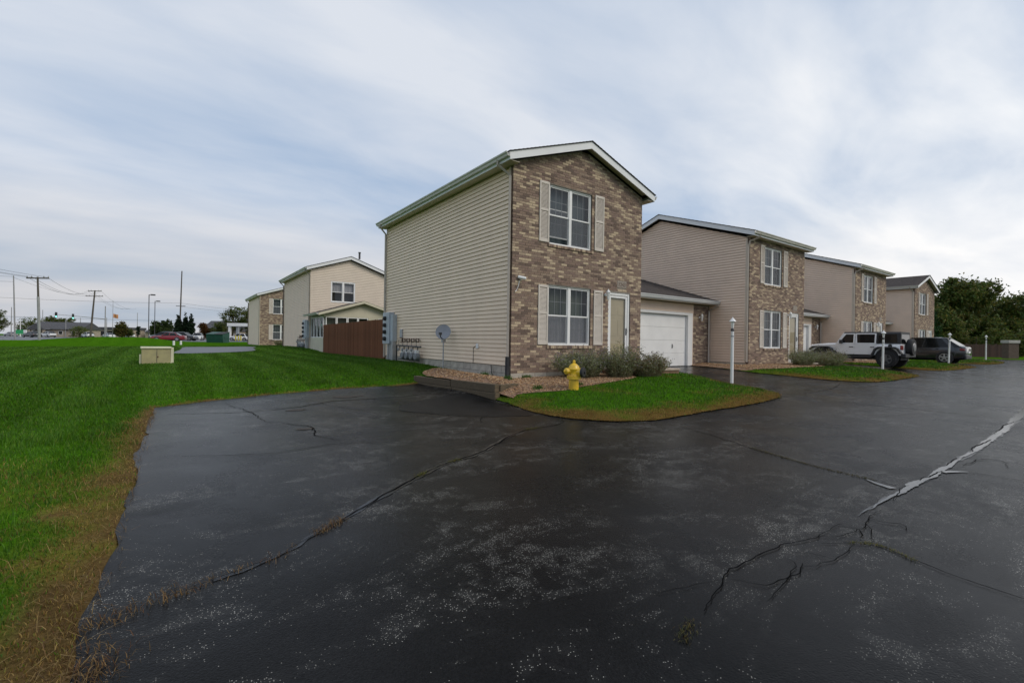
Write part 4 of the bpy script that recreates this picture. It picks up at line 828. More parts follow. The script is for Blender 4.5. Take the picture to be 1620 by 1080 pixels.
# electric meter cabinet and gas meter bank on a clapboard wall
def meters(dx, dy, dz, lab1, lab2, gas_y=0):
    t_ = empty('meter_cabinet', (dx, dy, dz)); tag(t_, lab1, 'meter cabinet')
    mb = MB(); mb.box(-.24, -.02, 7.92, 8.62, .85, 2.10); mb.build('cabinet', M['greymeter'], t_, .01)
    mb = MB(); mb.box(-.20, -.02, 7.65, 7.90, .95, 2.0); mb.build('side_box', M['greymeter'], t_, .01)
    for k in range(4): mb = MB(); mb.lathe([(.085, 0), (.085, .03), (.07, .10), (.0, .11)], (-.24, 8.3, 1.05+.27*k), (-1, 0, 0), 14); mb.build('meter', M['black'], t_)
    mb = MB()
    for y in (8.0, 8.15, 8.35): mb.tube([(-.10, y, .86), (-.10, y, 0)], .04, 8)
    mb.box(-.18, -.04, 7.68, 7.86, .05, .95); mb.build('conduit', M['metal'], t_)
    t_ = empty('gas_meter_bank', (dx, dy+gas_y, dz)); tag(t_, lab2, 'gas meters')
    mb = MB(); mb.tube([(-.18, 7.25, .05), (-.18, 7.25, .80), (-.18, 5.1, .78)], .028, 8); mb.tube([(-.18, 7.1, .30), (-.18, 5.2, .30)], .024, 8)
    for k in range(5): y = 5.35+.40*k; mb.tube([(-.18, y, .78), (-.18, y, .62)], .018, 6); mb.tube([(-.18, y+.12, .78), (-.18, y+.12, 1.0), (-.02, y+.12, 1.0)], .016, 6)
    mb.build('manifold', M['darkmetal'], t_)
    mb = MB()
    for k in range(4): y = 5.4+.40*k; mb.tube([(-.12, y, 1.06), (-.12, y+.24, 1.06), (-.12, y+.24, .94), (-.05, y+.24, .94)], .018, 6); mb.tube([(-.12, y, 1.06), (-.12, y, .93)], .018, 6)
    mb.tube([(-.1, 7.15, 1.10), (-.1, 6.95, 1.10), (-.1, 6.95, .92), (-.1, 7.15, .92)], .018, 6); mb.build('riser_pipe', M['rust'], t_)
    for k in range(4):
        y = 5.35+.40*k; mb = MB(); mb.lathe([(.10, 0), (.13, .03), (.13, .15), (.10, .18)], (-.30, y, .44), (1, 0, 0), 14); g_ = mb.build('meter', M['gasgrey'], t_, smooth=True); mb = MB(); mb.box(-.27, -.14, y-.07, y+.07, .55, .66); mb.build('index_head', M['white'], g_, .01, seg=1); mb = MB(); mb.lathe([(.05, 0), (.07, .02), (.03, .05)], (-.33, y+.16, .66), (-1, 0, 0), 10); mb.build('regulator', M['gasgrey'], t_)
meters(0, 0, 0, 'grey electric meter cabinet with four meters at the rear corner of nearest house', 'bank of four grey gas meters with dark pipes left of the satellite dish')
meters(0, 14.7, .12, 'grey electric meter cabinet beside the sunroom on siding clad house', 'grey gas meters on the shaded wall of siding clad house', 3.2)
t_ = tag(MB().box(-.07, -.005, 7.05, 7.25, 1.1, 1.42).build('junction_box', M['metal'], None, .008), 'small grey junction box right of the meter cabinet', 'junction box')
t_ = empty('wall_outlet', (0, 1.62, .87)); tag(t_, 'small white outlet cover with thin conduit on clapboard wall', 'outlet')
MB().box(-.05, -.012, -.06, .06, -.07, .07).build('cover', M['white'], t_, .01, seg=1); MB().tube([(-.03, .1, 0), (-.03, .22, -.05), (-.03, .22, -.5)], .008, 5).build('conduit', M['darkmetal'], t_)
t_ = tag(MB().tube([(-.055, .07, .62), (-.06, .07, .30), (-.07, .05, .10), (-.12, .0, .05)], .062, 8).build('drain_boot', M['black'], None), 'black plastic drain boot at foot of the corner downspout', 'drain pipe')
t_ = tag(MB().tube([(-.02, .9, .36), (-.10, .75, .15), (-.18, .45, .05), (-.20, .15, .04), (-.45, -.05, .0)], .012, 6).build('black_cable', M['black'], None), 'thin black cable drooping down the block foundation', 'cable')
mb = MB(); mb.hexa([(-.62, -.12, -.06), (-.16, -.30, -.05), (-.05, .02, -.02), (-.5, .25, -.03), (-.60, -.1, .03), (-.18, -.28, .02), (-.07, .0, .05), (-.5, .22, .06)]); tag(mb.build('splash_block', M['black'], None, .02), 'flat black splash block on gravel at the house corner', 'splash block')
# security camera
t_ = empty('security_camera', (.28, 0, 2.67)); tag(t_, 'small white security camera on brick corner with dangling cable', 'camera')
MB().lathe([(.045, 0), (.045, .02), (.03, .03)], (0, 0, 0), (0, -1, 0), 12).build('base', M['white'], t_); MB().lathe([(.035, -.10), (.042, -.08), (.042, .10), (.03, .12)], (-.03, -.08, .02), Vector((.75, -.6, -.2)), 12).build('housing', M['white'], t_); MB().tube([(-.05, -.02, -.05), (-.09, -.02, -.2), (-.15, -.02, -.32), (-.2, -.03, -.35)], .009, 5).build('cable', M['white'], t_)
# yellow fire hydrant
hx, hy = .50, -1.84; hz_ = Hf(hx, hy)
t_ = empty('fire_hydrant', (hx, hy, hz_+.02), rad(-42)); tag(t_, 'bright yellow fire hydrant with black capped side outlet', 'fire hydrant')
MB().lathe([(.165, -.05), (.165, .03), (.15, .045), (.118, .05), (.115, .30), (.165, .305), (.165, .375), (.14, .38), (.135, .42), (.135, .50), (.15, .52), (.15, .545), (.13, .56), (.115, .61), (.075, .65), (.04, .67)], (0, 0, 0), (0, 0, 1), 24).build('barrel', M['yellow'], t_, smooth=True)
MB().lathe([(.035, .66), (.035, .715), (.028, .74), (.012, .75)], (0, 0, 0), (0, 0, 1), 5).build('operating_nut', M['yellow'], t_)
MB().lathe([(.10, .08), (.10, .19), (.105, .195)], (0, 0, .47), (.9, -.43, 0), 18).build('pumper_nozzle', M['yellow'], t_); MB().lathe([(.108, .19), (.112, .195), (.112, .255), (.095, .262), (.03, .262), (.03, .29), (.022, .295)], (0, 0, .47), (.9, -.43, 0), 18).build('pumper_cap', M['black'], t_)
MB().lathe([(.06, .08), (.06, .17), (.075, .175), (.075, .225), (.06, .235), (.025, .24), (.025, .27)], (0, 0, .49), (-.85, -.5, 0), 12).build('hose_cap', M['yellow'], t_)
for k in range(8): an = k*math.pi/4; MB().lathe([(.016, 0), (.016, .02)], (.148*math.cos(an), .148*math.sin(an), .375), (0, 0, 1), 6).build('bolt', M['yellow'], t_)
# utility pedestal on the lawn
bx, by = -7.55, 9.35; bz = float(lawn_z(bx, by)); t_ = empty('utility_box', (bx, by, bz), rad(3)); t_.scale = (.9, .9, .9); tag(t_, 'olive tan utility box with pale lid standing on the lawn', 'utility box')
MB().box(-.44, .40, -.01, .5, -.1, .56).build('cabinet', M['boxtan'], t_, .012); MB().box(-.47, .43, -.05, .53, .56, .63).build('lid', M['boxtop'], t_, .015); MB().box(.405, .50, .02, .48, .02, .60).build('side_cabinet', M['boxtop'], t_, .01); MB().box(-.50, -.442, .1, .4, .0, .35).build('side_panel', M['boxtop'], t_, .01)
MB().box(-.006, .006, -.022, -.011, 0, .55).build('door_seam', M['darkmetal'], t_); MB().box(.0, .05, -.03, -.022, .25, .29).build('latch', M['rust'], t_)
for (x, y) in ((-7.14, 43.2), (-6.57, 47.5)): z = float(lawn_z(x, y)); o = MB().tube([(0, 0, -.1), (0, 0, .42)], .09, 8).build('marker_post', M['white'], None, loc=(x, y, z)); tag(o, 'short white marker post in the grass before the red car, '+('left one' if x < -7 else 'right one'), 'post', 'white marker posts')
# white driveway lamp posts
def lamp_post(x, y, label, h=1.95, tilt=0):
    z = float(isl_z(np.array([x]), np.array([y]))[0]); t_ = empty('lamp_post', (x, y, z-.03), random.uniform(0, 1)); t_.rotation_euler = (tilt, tilt*.6, .4); tag(t_, label, 'lamp post', 'white driveway lamp posts'); b_ = h-.42
    MB().tube([(0, 0, -.1), (0, 0, b_*.25), (0, 0, b_)], [.048, .046, .040], 12).build('post', M['white'], t_, smooth=True)
    MB().lathe([(.042, b_), (.05, b_+.01), (.05, b_+.05), (.03, b_+.09)], seg=12).build('collar', M['darkmetal'], t_)
    MB().lathe([(.032, b_+.09), (.052, b_+.27), (.055, b_+.28)], seg=6).build('lantern_glass', M['lampglass'], t_)
    MB().lathe([(.098, b_+.28), (.094, b_+.29), (.045, b_+.35), (.012, b_+.39), (.008, b_+.42)], seg=6).build('lantern_roof', M['white'], t_)
    MB().lathe([(.048, b_-.16), (.05, b_-.155), (.05, b_-.12), (.048, b_-.115)], seg=10).build('sensor_band', M['metal'], t_)
lamp_post(5.95, -2.65, 'white lamp post nearest, on grass by first driveway', 1.97); lamp_post(18.7, -2.60, 'white lamp post directly in front of the white off-roader', 1.85, .01); lamp_post(30.8, -2.44, 'white lamp post in front of the dark grey car', 1.9, .02); lamp_post(43.7, -2.05, 'farthest white lamp post, before the brown fence at the trees', 1.95)

# ------------------------------------------------------------------ vehicles (local: +x forward, z up)
def wheel(car, x, y, r, w, rimr, side, rm='rim'):
    mb = MB(); mb.lathe([(rimr, -w/2), (r*.93, -w/2), (r, -w*.36), (r, w*.36), (r*.93, w/2), (rimr, w/2), (rimr, -w/2)], (x, y, r), (0, 1, 0), 24, False); wh = mb.build('wheel', M['tyre'], car, smooth=True)
    mb = MB(); o = side*w*.40; mb.lathe([(rimr*.98, 0), (rimr*.9, .01)], (x, y+o-side*.05, r), (0, side, 0), 20); mb.build('brake_disc', M['darkmetal'], wh)
    mb = MB()
    for k in range(5):
        a = k*2*math.pi/5+.3; c_, s_ = math.cos(a), math.sin(a); px_, pz_ = -s_*.03, c_*.03
        mb.hexa([(x+px_*1.5, y+o, r+pz_*1.5), (x-px_*1.5, y+o, r-pz_*1.5), (x-px_*1.5, y+o+side*.03, r-pz_*1.5), (x+px_*1.5, y+o+side*.03, r+pz_*1.5), (x+c_*rimr+px_, y+o, r+s_*rimr+pz_), (x+c_*rimr-px_, y+o, r+s_*rimr-pz_), (x+c_*rimr-px_, y+o+side*.025, r+s_*rimr-pz_), (x+c_*rimr+px_, y+o+side*.025, r+s_*rimr+pz_)])
    mb.lathe([(.06, 0), (.05, .04)], (x, y+o, r), (0, side, 0), 10)
    n = 20
    mb.loft([[(x+math.cos(a)*q, y+o+e, r+math.sin(a)*q) for q, e in ((rimr*.90, 0), (rimr*1.02, 0), (rimr*1.02, side*.028), (rimr*.90, side*.028))] for a in [2*math.pi*k/n for k in range(n+1)]], False)
    mb.build('rim', M[rm], wh); return wh
CARS = {'sedan': dict(L=4.85, W=1.84, H=1.45, belt=.93, hood=.90, A=(.16, .02), C=(-.22, -.385), trunk=.98, r=.33, wb=2.8),
        'suv': dict(L=4.65, W=1.87, H=1.67, belt=1.05, hood=1.05, A=(.23, .07), C=(-.29, -.465), trunk=1.12, r=.37, wb=2.75)}
def car(loc, rz, kind, pnt, label, group=None, detail=True, name='parked_car'):
    q = CARS[kind]; L, Wd, Ht, r = q['L'], q['W'], q['H'], q['r']; hw = Wd/2; c = empty(name, loc, rz); tag(c, label, 'car', group)
    st = [(.5, .30, .58, .72), (.485, .24, .68, .86), (.44, .20, q['hood']-.13, .95), (.36, .19, q['hood']-.05, .99), (q['A'][0], .19, q['hood']+.03, 1), (.0, .19, q['belt']+.0, 1), (-.2, .19, q['belt']+.01, 1), (-.36, .2, q['trunk']-.02, .99), (-.44, .23, q['trunk'], .95), (-.49, .30, q['trunk']-.06, .88), (-.5, .38, q['trunk']-.16, .80)]
    rings = []
    for x, zb_, zt, k in st:
        w = hw*k; h = zt-zb_; half = [(w*.80, zb_), (w*.95, zb_+h*.12), (w, zb_+h*.45), (w*.985, zb_+h*.72), (w*.93, zb_+h*.93), (w*.80, zt)]
        rings.append([(x*L, y, z) for y, z in half]+[(x*L, -y, z) for y, z in half[::-1]])
    mb = MB(); mb.loft(rings); mb.build('body', pnt, c, smooth=True)
    zb_, zt = q['belt']-.04, Ht; (a0, a1), (c1, c0) = q['A'], q['C']; bw, tw = hw*.92, hw*.72; mb = MB()
    B = [(a0*L, bw), (c0*L, bw)]; T = [(a1*L, tw), (c1*L, tw)]
    mb.loft([[(a0*L, -bw, zb_), (a0*L, bw, zb_), (c0*L, bw, zb_), (c0*L, -bw, zb_)], [(a1*L, -tw, zt-.05), (a1*L, tw, zt-.05), (c1*L, tw, zt-.05), (c1*L, -tw, zt-.05)]]); mb.build('windows', M['carglass'], c)
    mb = MB(); xr = np.linspace(a1*L+.03, c1*L-.06, 7); mb.loft([[(x, y*(1-.05*abs(i-3)/3), zt-.055+dz*(1-(abs(i-3)/3)**3*.8)) for y, dz in ((tw+.02, 0), (tw*.85, .045), (0, .06), (-tw*.85, .045), (-tw-.02, 0))] for i, x in enumerate(xr)]); mb.build('roof', pnt, c, smooth=True)
    pl = lambda u, s: [((p0 + (p1-p0)*u), s*(bw+(tw-bw)*u+.006), zb_+(zt-.05-zb_)*u) for p0, p1 in ((0, 0),)][0]
    for s in (-1, 1):
        mb = MB()
        for (xb, xt, w_) in ((a0*L-.03, a1*L-.02, .07), ((a0*.55+c0*.45)*L+.15, (a1*.55+c1*.45)*L+.05, .07), ((a0*.12+c0*.88)*L+.08, (a1*.08+c1*.92)*L, .12 if kind == 'sedan' else .2)):
            mb.hexa([(xb-w_/2, s*(bw+.008), zb_), (xb+w_/2, s*(bw+.008), zb_), (xb+w_/2, s*(bw-.03), zb_), (xb-w_/2, s*(bw-.03), zb_), (xt-w_/2, s*(tw+.008), zt-.04), (xt+w_/2, s*(tw+.008), zt-.04), (xt+w_/2, s*(tw-.03), zt-.04), (xt-w_/2, s*(tw-.03), zt-.04)])
        mb.build('pillars', pnt, c)
        MB().box(q['A'][0]*L-.22, q['A'][0]*L-.06, s*(hw+.0), s*(hw+.14), q['belt']-.02, q['belt']+.12).build('mirror', pnt, c, .03)
        MB().box(.445*L, .478*L, s*hw*.55, s*hw*.90, q['hood']-.23, q['hood']-.11).build('headlight', M['lampglass'], c, .02)
        MB().box(-.492*L, -.44*L, s*hw*.52, s*hw*.955, q['trunk']-.30, q['trunk']-.17).build('taillight', M['tail'], c, .02)
        if detail:
            for xh in (.02*L, -.2*L): MB().box(xh-.12, xh+.02, s*(hw-.004), s*(hw+.02), q['belt']-.14, q['belt']-.11).build('door_handle', pnt, c, .005)
        for x in (q['wb']/2+.02, -q['wb']/2+.02):
            mb = MB(); mb.lathe([(r*1.16, -.16), (r*1.16, .006), (r*1.02, .010)], (x, s*hw, r), (0, s, 0), 24); mb.build('wheel_arch', M['blackpl'], c)
            wheel(c, x, s*(hw-.05), r, .22, r*.68, s)
    mb = MB(); mb.box(-.503*L, -.46*L, -hw*.78, hw*.78, .30, .52); mb.build('bumper', M['blackpl'] if kind == 'suv' else pnt, c, .03); mb = MB(); mb.box(.47*L, .503*L, -hw*.6, hw*.6, .35, .55); mb.build('grille', M['blackpl'], c, .02)
    MB().box(-.506*L, -.49*L, -.26, .26, .66 if kind == 'suv' else .72, .78 if kind == 'suv' else .83).build('number_plate', M['white'], c)
    return c
car((33.42, -.55, Hf(33.4, -.6)+.0), math.pi/2, 'suv', paint('graphite', (.018, .019, .022), .2), 'dark grey crossover parked on driveway beyond the white off-roader')
# white off-roader with black hard top
def offroader(loc, rz):
    c = empty('off_road_vehicle', loc, rz); tag(c, 'white boxy off-roader with black hard top and rear spare wheel', 'car'); wp = paint('white', (.82, .82, .83)); hw = .80
    mb = MB(); mb.loft([[(x, s*w, z) for s, w, z in ((1, w0, .62), (1, w0, zt-.12), (1, w0-.03, zt-.02), (1, w0-.1, zt), (-1, w0-.1, zt), (-1, w0-.03, zt-.02), (-1, w0, zt-.12), (-1, w0, .62))] for x, w0, zt in ((-1.98, .79, 1.15), (-1.9, .80, 1.17), (.55, .80, 1.17), (.72, .79, 1.18))]); mb.build('body', wp, c, smooth=True)
    mb = MB(); mb.loft([[(x, s*w, z) for s, w, z in ((1, w0, .80), (1, w0, zt-.07), (1, w0-.08, zt), (-1, w0-.08, zt), (-1, w0, zt-.07), (-1, w0, .80))] for x, w0, zt in ((.72, .73, 1.20), (1.2, .68, 1.18), (1.85, .60, 1.13), (1.98, .57, 1.08))]); mb.build('hood', wp, c, smooth=True)
    mb = MB(); mb.box(1.98, 2.04, -.56, .56, .72, 1.10); g_ = mb.build('grille', wp, c, .02)
    for k in range(7): MB().box(2.04, 2.046, -.36+k*.105, -.31+k*.105, .78, 1.03).build('slot', M['black'], g_)
    for s in (-1, 1):
        MB().lathe([(.10, 0), (.10, .03), (.08, .045)], (2.03, s*.45, .93), (1, 0, 0), 16).build('headlight', M['lampglass'], c)
        # flared black fenders
        for cx, pr in ((1.42, [(-.62, .55), (-.50, .90), (-.34, 1.02), (.40, 1.02), (.56, .92), (.60, .80), (.53, .80), (.50, .87), (.36, .95), (-.30, .95), (-.42, .86), (-.52, .55)]), (-1.42, [(-.62, .70), (-.48, .95), (-.34, 1.03), (.34, 1.03), (.50, .92), (.66, .52), (.56, .52), (.42, .87), (.30, .96), (-.30, .96), (-.40, .90), (-.52, .70)])):
            mb = MB(); mb.prism([(cx+u, s*.70, z) for u, z in pr], (0, s*.245, 0)); mb.build('fender', M['blackpl'], c, .015)
            MB().lathe([(.47, 0), (.47, .116)], (cx, s*.70, .52), (0, s, 0), 20).build('wheel_well', M['black'], c); wheel(c, cx, s*.80, .41, .26, .235, s, 'darkrim')
        MB().box(-.80, .86, s*.80, s*.87, .46, .56).build('running_board', M['blackpl'], c, .02)
        for xd0, xd1 in ((-.98, -.10), (-.08, .70)):
            d_ = MB().box(xd0, xd1, s*.80, s*.812, .63, 1.15).build('door', wp, c, .01, seg=1)
            MB().box(xd0+.06, xd0+.24, s*.81, s*.845, .98, 1.02).build('handle', M['blackpl'], d_, .01, seg=1)
            for z in (.76, 1.02): MB().box(xd1-.03, xd1+.05, s*.81, s*.83, z-.02, z+.02).build('hinge', wp, d_)
        # window frames and panes
        for x0, x1, x1t in ((-.98, -.10, -.10), (-.08, .70, .38)):
            o_ = [(x0, s*.795, 1.16), (x1, s*.795, 1.16), (x1t, s*.715, 1.70), (x0, s*.715, 1.70)]; f_ = .065
            mb = MB(); i_ = [(x0+f_, s*.787, 1.21), (x1-f_*1.3, s*.787, 1.21), (x1t-f_*.8, s*.723, 1.645), (x0+f_, s*.723, 1.645)]
            for k in range(4):
                j = (k+1) % 4; mb.hexa([o_[k], o_[j], i_[j], i_[k]]+[(p[0], p[1]+s*.012, p[2]) for p in (o_[k], o_[j], i_[j], i_[k])])
            w_ = mb.build('window_frame', wp, c); mb = MB(); mb.poly([(p[0], p[1]-s*.003, p[2]) for p in i_]); mb.build('pane', M['carglass'], w_)
        mb = MB(); mb.hexa([(.70, s*.76, 1.16), (.78, s*.76, 1.16), (.78, s*.70, 1.16), (.70, s*.70, 1.16), (.38, s*.70, 1.72), (.46, s*.70, 1.72), (.46, s*.64, 1.72), (.38, s*.64, 1.72)]); mb.build('windshield_pillar', wp, c)
        MB().box(.42, .56, s*.84, s*1.0, 1.17, 1.36).build('mirror', M['blackpl'], c, .03)
        MB().lathe([(.085, 0), (.085, .012)], (-1.55, s*.80, 1.07), (0, s, 0), 16).build('fuel_cap', M['blackpl'], c)
        tl = MB().box(-2.02, -1.93, s*.60, s*.80, .88, 1.10).build('taillight', M['tail'], c, .02)
        mb = MB(); mb.poly([(-1.82, s*.738, 1.24), (-1.05, s*.738, 1.24), (-1.05, s*.703, 1.64), (-1.78, s*.703, 1.64)]); mb.build('quarter_window', M['carglass'], c)
    mb = MB(); mb.poly([(.76, -.69, 1.2), (.76, .69, 1.2), (.45, .64, 1.70), (.45, -.64, 1.70)]); mb.build('windshield', M['carglass'], c)
    mb = MB(); mb.loft([[(x, s*w, z) for s, w, z in ((1, wb_, 1.165), (1, wt, 1.70), (1, wt-.06, 1.765), (-1, wt-.06, 1.765), (-1, wt, 1.70), (-1, wb_, 1.165))] for x, wb_, wt in ((-1.94, .735, .69), (-1.0, .735, .70))]); mb.build('hard_top', M['blackpl'], c)
    mb = MB(); mb.loft([[(x, s*w, z) for s, w, z in ((1, .715, 1.70), (1, .66, 1.77), (-1, .66, 1.77), (-1, .715, 1.70))] for x in (-1.01, .42)]); mb.build('roof_panel', M['blackpl'], c)
    mb = MB(); mb.poly([(-1.945, -.62, 1.22), (-1.945, .62, 1.22), (-1.945, .60, 1.64), (-1.945, -.60, 1.64)]); mb.build('rear_window', M['carglass'], c)
    MB().lathe([(.22, -.12), (.38, -.12), (.41, -.08), (.41, .08), (.38, .12), (.22, .12)], (-2.14, -.1, 1.02), (-1, 0, 0), 24).build('spare_wheel', M['tyre'], c, smooth=True); MB().lathe([(.235, 0), (.20, .03), (.05, .04)], (-2.25, -.1, 1.02), (-1, 0, 0), 18).build('spare_rim', M['darkrim'], c)
    MB().box(-2.16, -1.96, -.80, .80, .52, .70).build('bumper', M['blackpl'], c, .03); MB().box(2.02, 2.22, -.75, .75, .50, .70).build('bumper', M['blackpl'], c, .03)
    MB().box(-1.9, 1.9, -.55, .55, .38, .66).build('chassis', M['black'], c); return c
offroader((22.05, -.62, Hf(21.5, -.6)-.0), math.pi/2)

# ------------------------------------------------------------------ grass, weeds, shrubs, trees
M['blade'] = attr_mat('grass_blade', .55, .25, trans=.3); M['leaf'] = attr_mat('leaf', .6, .25, trans=.4); M['bark'] = pm('bark', (.075, .055, .042), .95, .3, 6, .5, 20)
def blades(x, y, z, h, w, col, lean, name, label, cat, bend=None, parent=None):
    n = len(x); a = rng.uniform(0, 2*np.pi, n); ca, sa = np.cos(a), np.sin(a); b = rng.uniform(0, 2*np.pi, n) if bend is None else bend; l = lean*rng.uniform(.3, 1.2, n)
    dx, dy = np.cos(b), np.sin(b); p0 = np.stack([x-ca*w, y-sa*w, z], 1); p1 = np.stack([x+ca*w, y+sa*w, z], 1)
    hm = h*.55; p2 = np.stack([x+ca*w*.7+dx*l*h*.3, y+sa*w*.7+dy*l*h*.3, z+hm*np.sqrt(np.clip(1-(l*.45)**2, .02, 1))], 1); p3 = np.stack([x-ca*w*.7+dx*l*h*.3, y-sa*w*.7+dy*l*h*.3, p2[:, 2]], 1)
    p4 = np.stack([x+dx*l*h, y+dy*l*h, z+h*np.sqrt(np.clip(1-(np.clip(l, 0, .97))**2, .03, 1))], 1)
    V = np.stack([p0, p1, p2, p3, p4], 1).reshape(-1, 3); T = np.array([(0, 1, 2), (0, 2, 3), (3, 2, 4)])[None]+(np.arange(n)*5)[:, None, None]
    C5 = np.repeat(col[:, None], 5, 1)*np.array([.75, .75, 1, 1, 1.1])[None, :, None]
    o = np_mesh(name, V, T.reshape(-1, 3), M['blade'], C5.reshape(-1, 3), parent, 'stuff')
    if label: tag(o, label, cat)
    return o
th0 = math.atan2(F[1], F[0])
def polar(n, r0, r1, p, a0, a1):
    """points with density ~ r^-p around the viewer"""
    e = 2-p; u = rng.uniform(0, 1, n); r = (r0**e+(r1**e-r0**e)*u)**(1/e); a = th0+rng.uniform(a0, a1, n); return CAM[0]+r*np.cos(a), CAM[1]+r*np.sin(a), r
def gcol(n, br, bright):
    g = np.array([[.055, .148, .008], [.080, .182, .011], [.044, .118, .008], [.125, .205, .018]])[rng.choice(4, n, p=[.4, .3, .2, .1])]; s = np.array([[.30, .20, .055], [.36, .25, .085], [.22, .125, .04], [.20, .19, .03], [.13, .075, .03]])[rng.choice(5, n, p=[.3, .15, .25, .15, .15])]
    k = (rng.uniform(0, 1, n) < br*.93)[:, None]; return np.where(k, s, g)*rng.uniform(.7, 1.25, (n, 1))*np.asarray(bright)[:, None]
x, y, r = polar(420000, 2.3, 45, 1.25, .0, .92); k = (inside_d(x, y) < 0) & ~((x > -.05) & (y > 0) & (y < 9)) & ~((x > -1.6) & (y < 2.55)) & (poly_dist(x, y, SIDEPAD) < 0); x, y, r = x[k], y[k], r[k]; n = len(x)
br = brown_left(x, y); sc = np.clip(r/5, 1, 9); z = lawn_z(x, y)-.005; bare = rng.uniform(0, 1, n) > .45*ss(.75, 1, br); x, y, r, br, sc, z = (q[bare] for q in (x, y, r, br, sc, z)); n = len(x)
tall = 1+.9*ss(.15, .5, fbm(x, y, 1.1, 61))*ss(3.0, .5, -inside_d(x, y))
h = rng.uniform(.028, .058, n)*tall*np.clip(1-.3*br, .6, 1)*np.clip(sc**.25, 1, 1.4); lean = np.where(rng.uniform(0, 1, n) < br*.75, .93, .55); sgn = mow(x, y)
bend = np.where(rng.uniform(0, 1, n) < .30, np.where(sgn > .5, 1.57, -1.57)+rng.normal(0, .6, n), rng.uniform(0, 6.28, n))
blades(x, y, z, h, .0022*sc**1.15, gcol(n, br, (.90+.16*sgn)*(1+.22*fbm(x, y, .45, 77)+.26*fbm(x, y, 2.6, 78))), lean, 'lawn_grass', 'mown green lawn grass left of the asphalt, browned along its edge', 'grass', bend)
# long dead straw lying over the near edge
n = 3000; y = rng.uniform(-9, .5, n); x = XL-np.abs(rng.normal(0, .26, n))*np.interp(y, [-9, -5, 0], [1.4, 1, .5])+.05; k = rng.uniform(0, 1, n) < .35+.65*ss(-.1, .4, fbm(x, y, 1.3, 71)); x, y = x[k], y[k]; n = len(x)
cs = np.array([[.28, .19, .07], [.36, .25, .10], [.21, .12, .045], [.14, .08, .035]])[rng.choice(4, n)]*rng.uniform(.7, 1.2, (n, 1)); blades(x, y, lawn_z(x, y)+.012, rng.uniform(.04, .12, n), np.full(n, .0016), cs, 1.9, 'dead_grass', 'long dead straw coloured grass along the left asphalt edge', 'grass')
# spur of dead grass creeping along the seam, tufts in the seams
def along(P, n, spread, u0=0, u1=1):
    q = smooth_poly(P, .03, .01, 5, False); i_ = (rng.uniform(u0, u1, n)*(len(q)-1)).astype(int); return q[i_, 0]+rng.normal(0, spread, n), q[i_, 1]+rng.normal(0, spread, n)
X_, Y_, C_, L_ = [], [], [], []
for P, n, sp, u0, u1, pal in ((SEAM1, 60, .03, 0, .085, 'd'), (SEAM1, 170, .03, .12, .165, 'd'), (SEAM1, 130, .02, .34, .37, 'g'), (SEAM1, 90, .02, .44, .47, 'g'), (SEAM1, 120, .03, .80, .84, 'g'), (SEAM2, 500, .012, .55, .95, 'm'), (SEAM3, 60, .012, .3, .8, 'm'), (CR4, 160, .012, .12, .35, 'g'), ([(-5.02, -8.53), (-5.2, -8.58)], 110, .02, 0, 1, 'm'), ([(-7.45, -7.0), (-7.0, -6.82), (-6.95, -6.78)], 260, .045, 0, 1, 'd'), ([(-7.5, -7.5), (-7.35, -7.3)], 700, .08, 0, 1, 'd')):
    x, y = along(P, n, sp, u0, u1); X_.append(x); Y_.append(y); pp = {'d': [[.20, .12, .045], [.13, .065, .03], [.26, .17, .07]], 'g': [[.16, .16, .02], [.10, .12, .02], [.20, .15, .03]], 'm': [[.15, .12, .025], [.09, .06, .02], [.06, .07, .02]]}[pal]; C_.append(np.array(pp)[rng.choice(3, n)]*rng.uniform(.6, 1.2, (n, 1))); L_.append(np.full(n, .045 if pal == 'd' else .025))
x, y, cc, hh_ = np.concatenate(X_), np.concatenate(Y_), np.concatenate(C_), np.concatenate(L_); n = len(x)
blades(x, y, H(x, y)+.002, hh_*rng.uniform(.4, 1.25, n), np.full(n, .0018), cc, 1.3, 'crack_weeds', 'yellowed weeds and dead grass growing in asphalt seams', 'weeds')
# island turf
Xs, Ys, Rs = [], [], []
x, y, r = polar(260000, 5.0, 50, 1.2, -.85, .20); d = np.max([poly_dist(x, y, P) for P in ISLP], axis=0); g = np.max([poly_dist(x, y, P) for P in GRVP], axis=0); k = (d > -.03) & (g < -.0) & ~((x > 0) & (x < W) & (y > 0)) & ~((x > 3.3) & (x < 5.9) & (y > -1.1)); x, y, r = x[k], y[k], r[k]; n = len(x)
br = brown_isl(x, y); sc = np.clip(r/5, 1, 9); blades(x, y, isl_z(x, y)-.005, rng.uniform(.035, .07, n)*np.clip(1-.25*br, .5, 1), .0026*sc**1.1, gcol(n, br*.9, .80*(1+.25*fbm(x, y, .8, 79)+.2*fbm(x, y, 3, 80))), np.where(rng.uniform(0, 1, n) < br*.5, .9, .55), 'island_grass', 'green turf on the front islands, yellow brown towards the asphalt', 'grass')
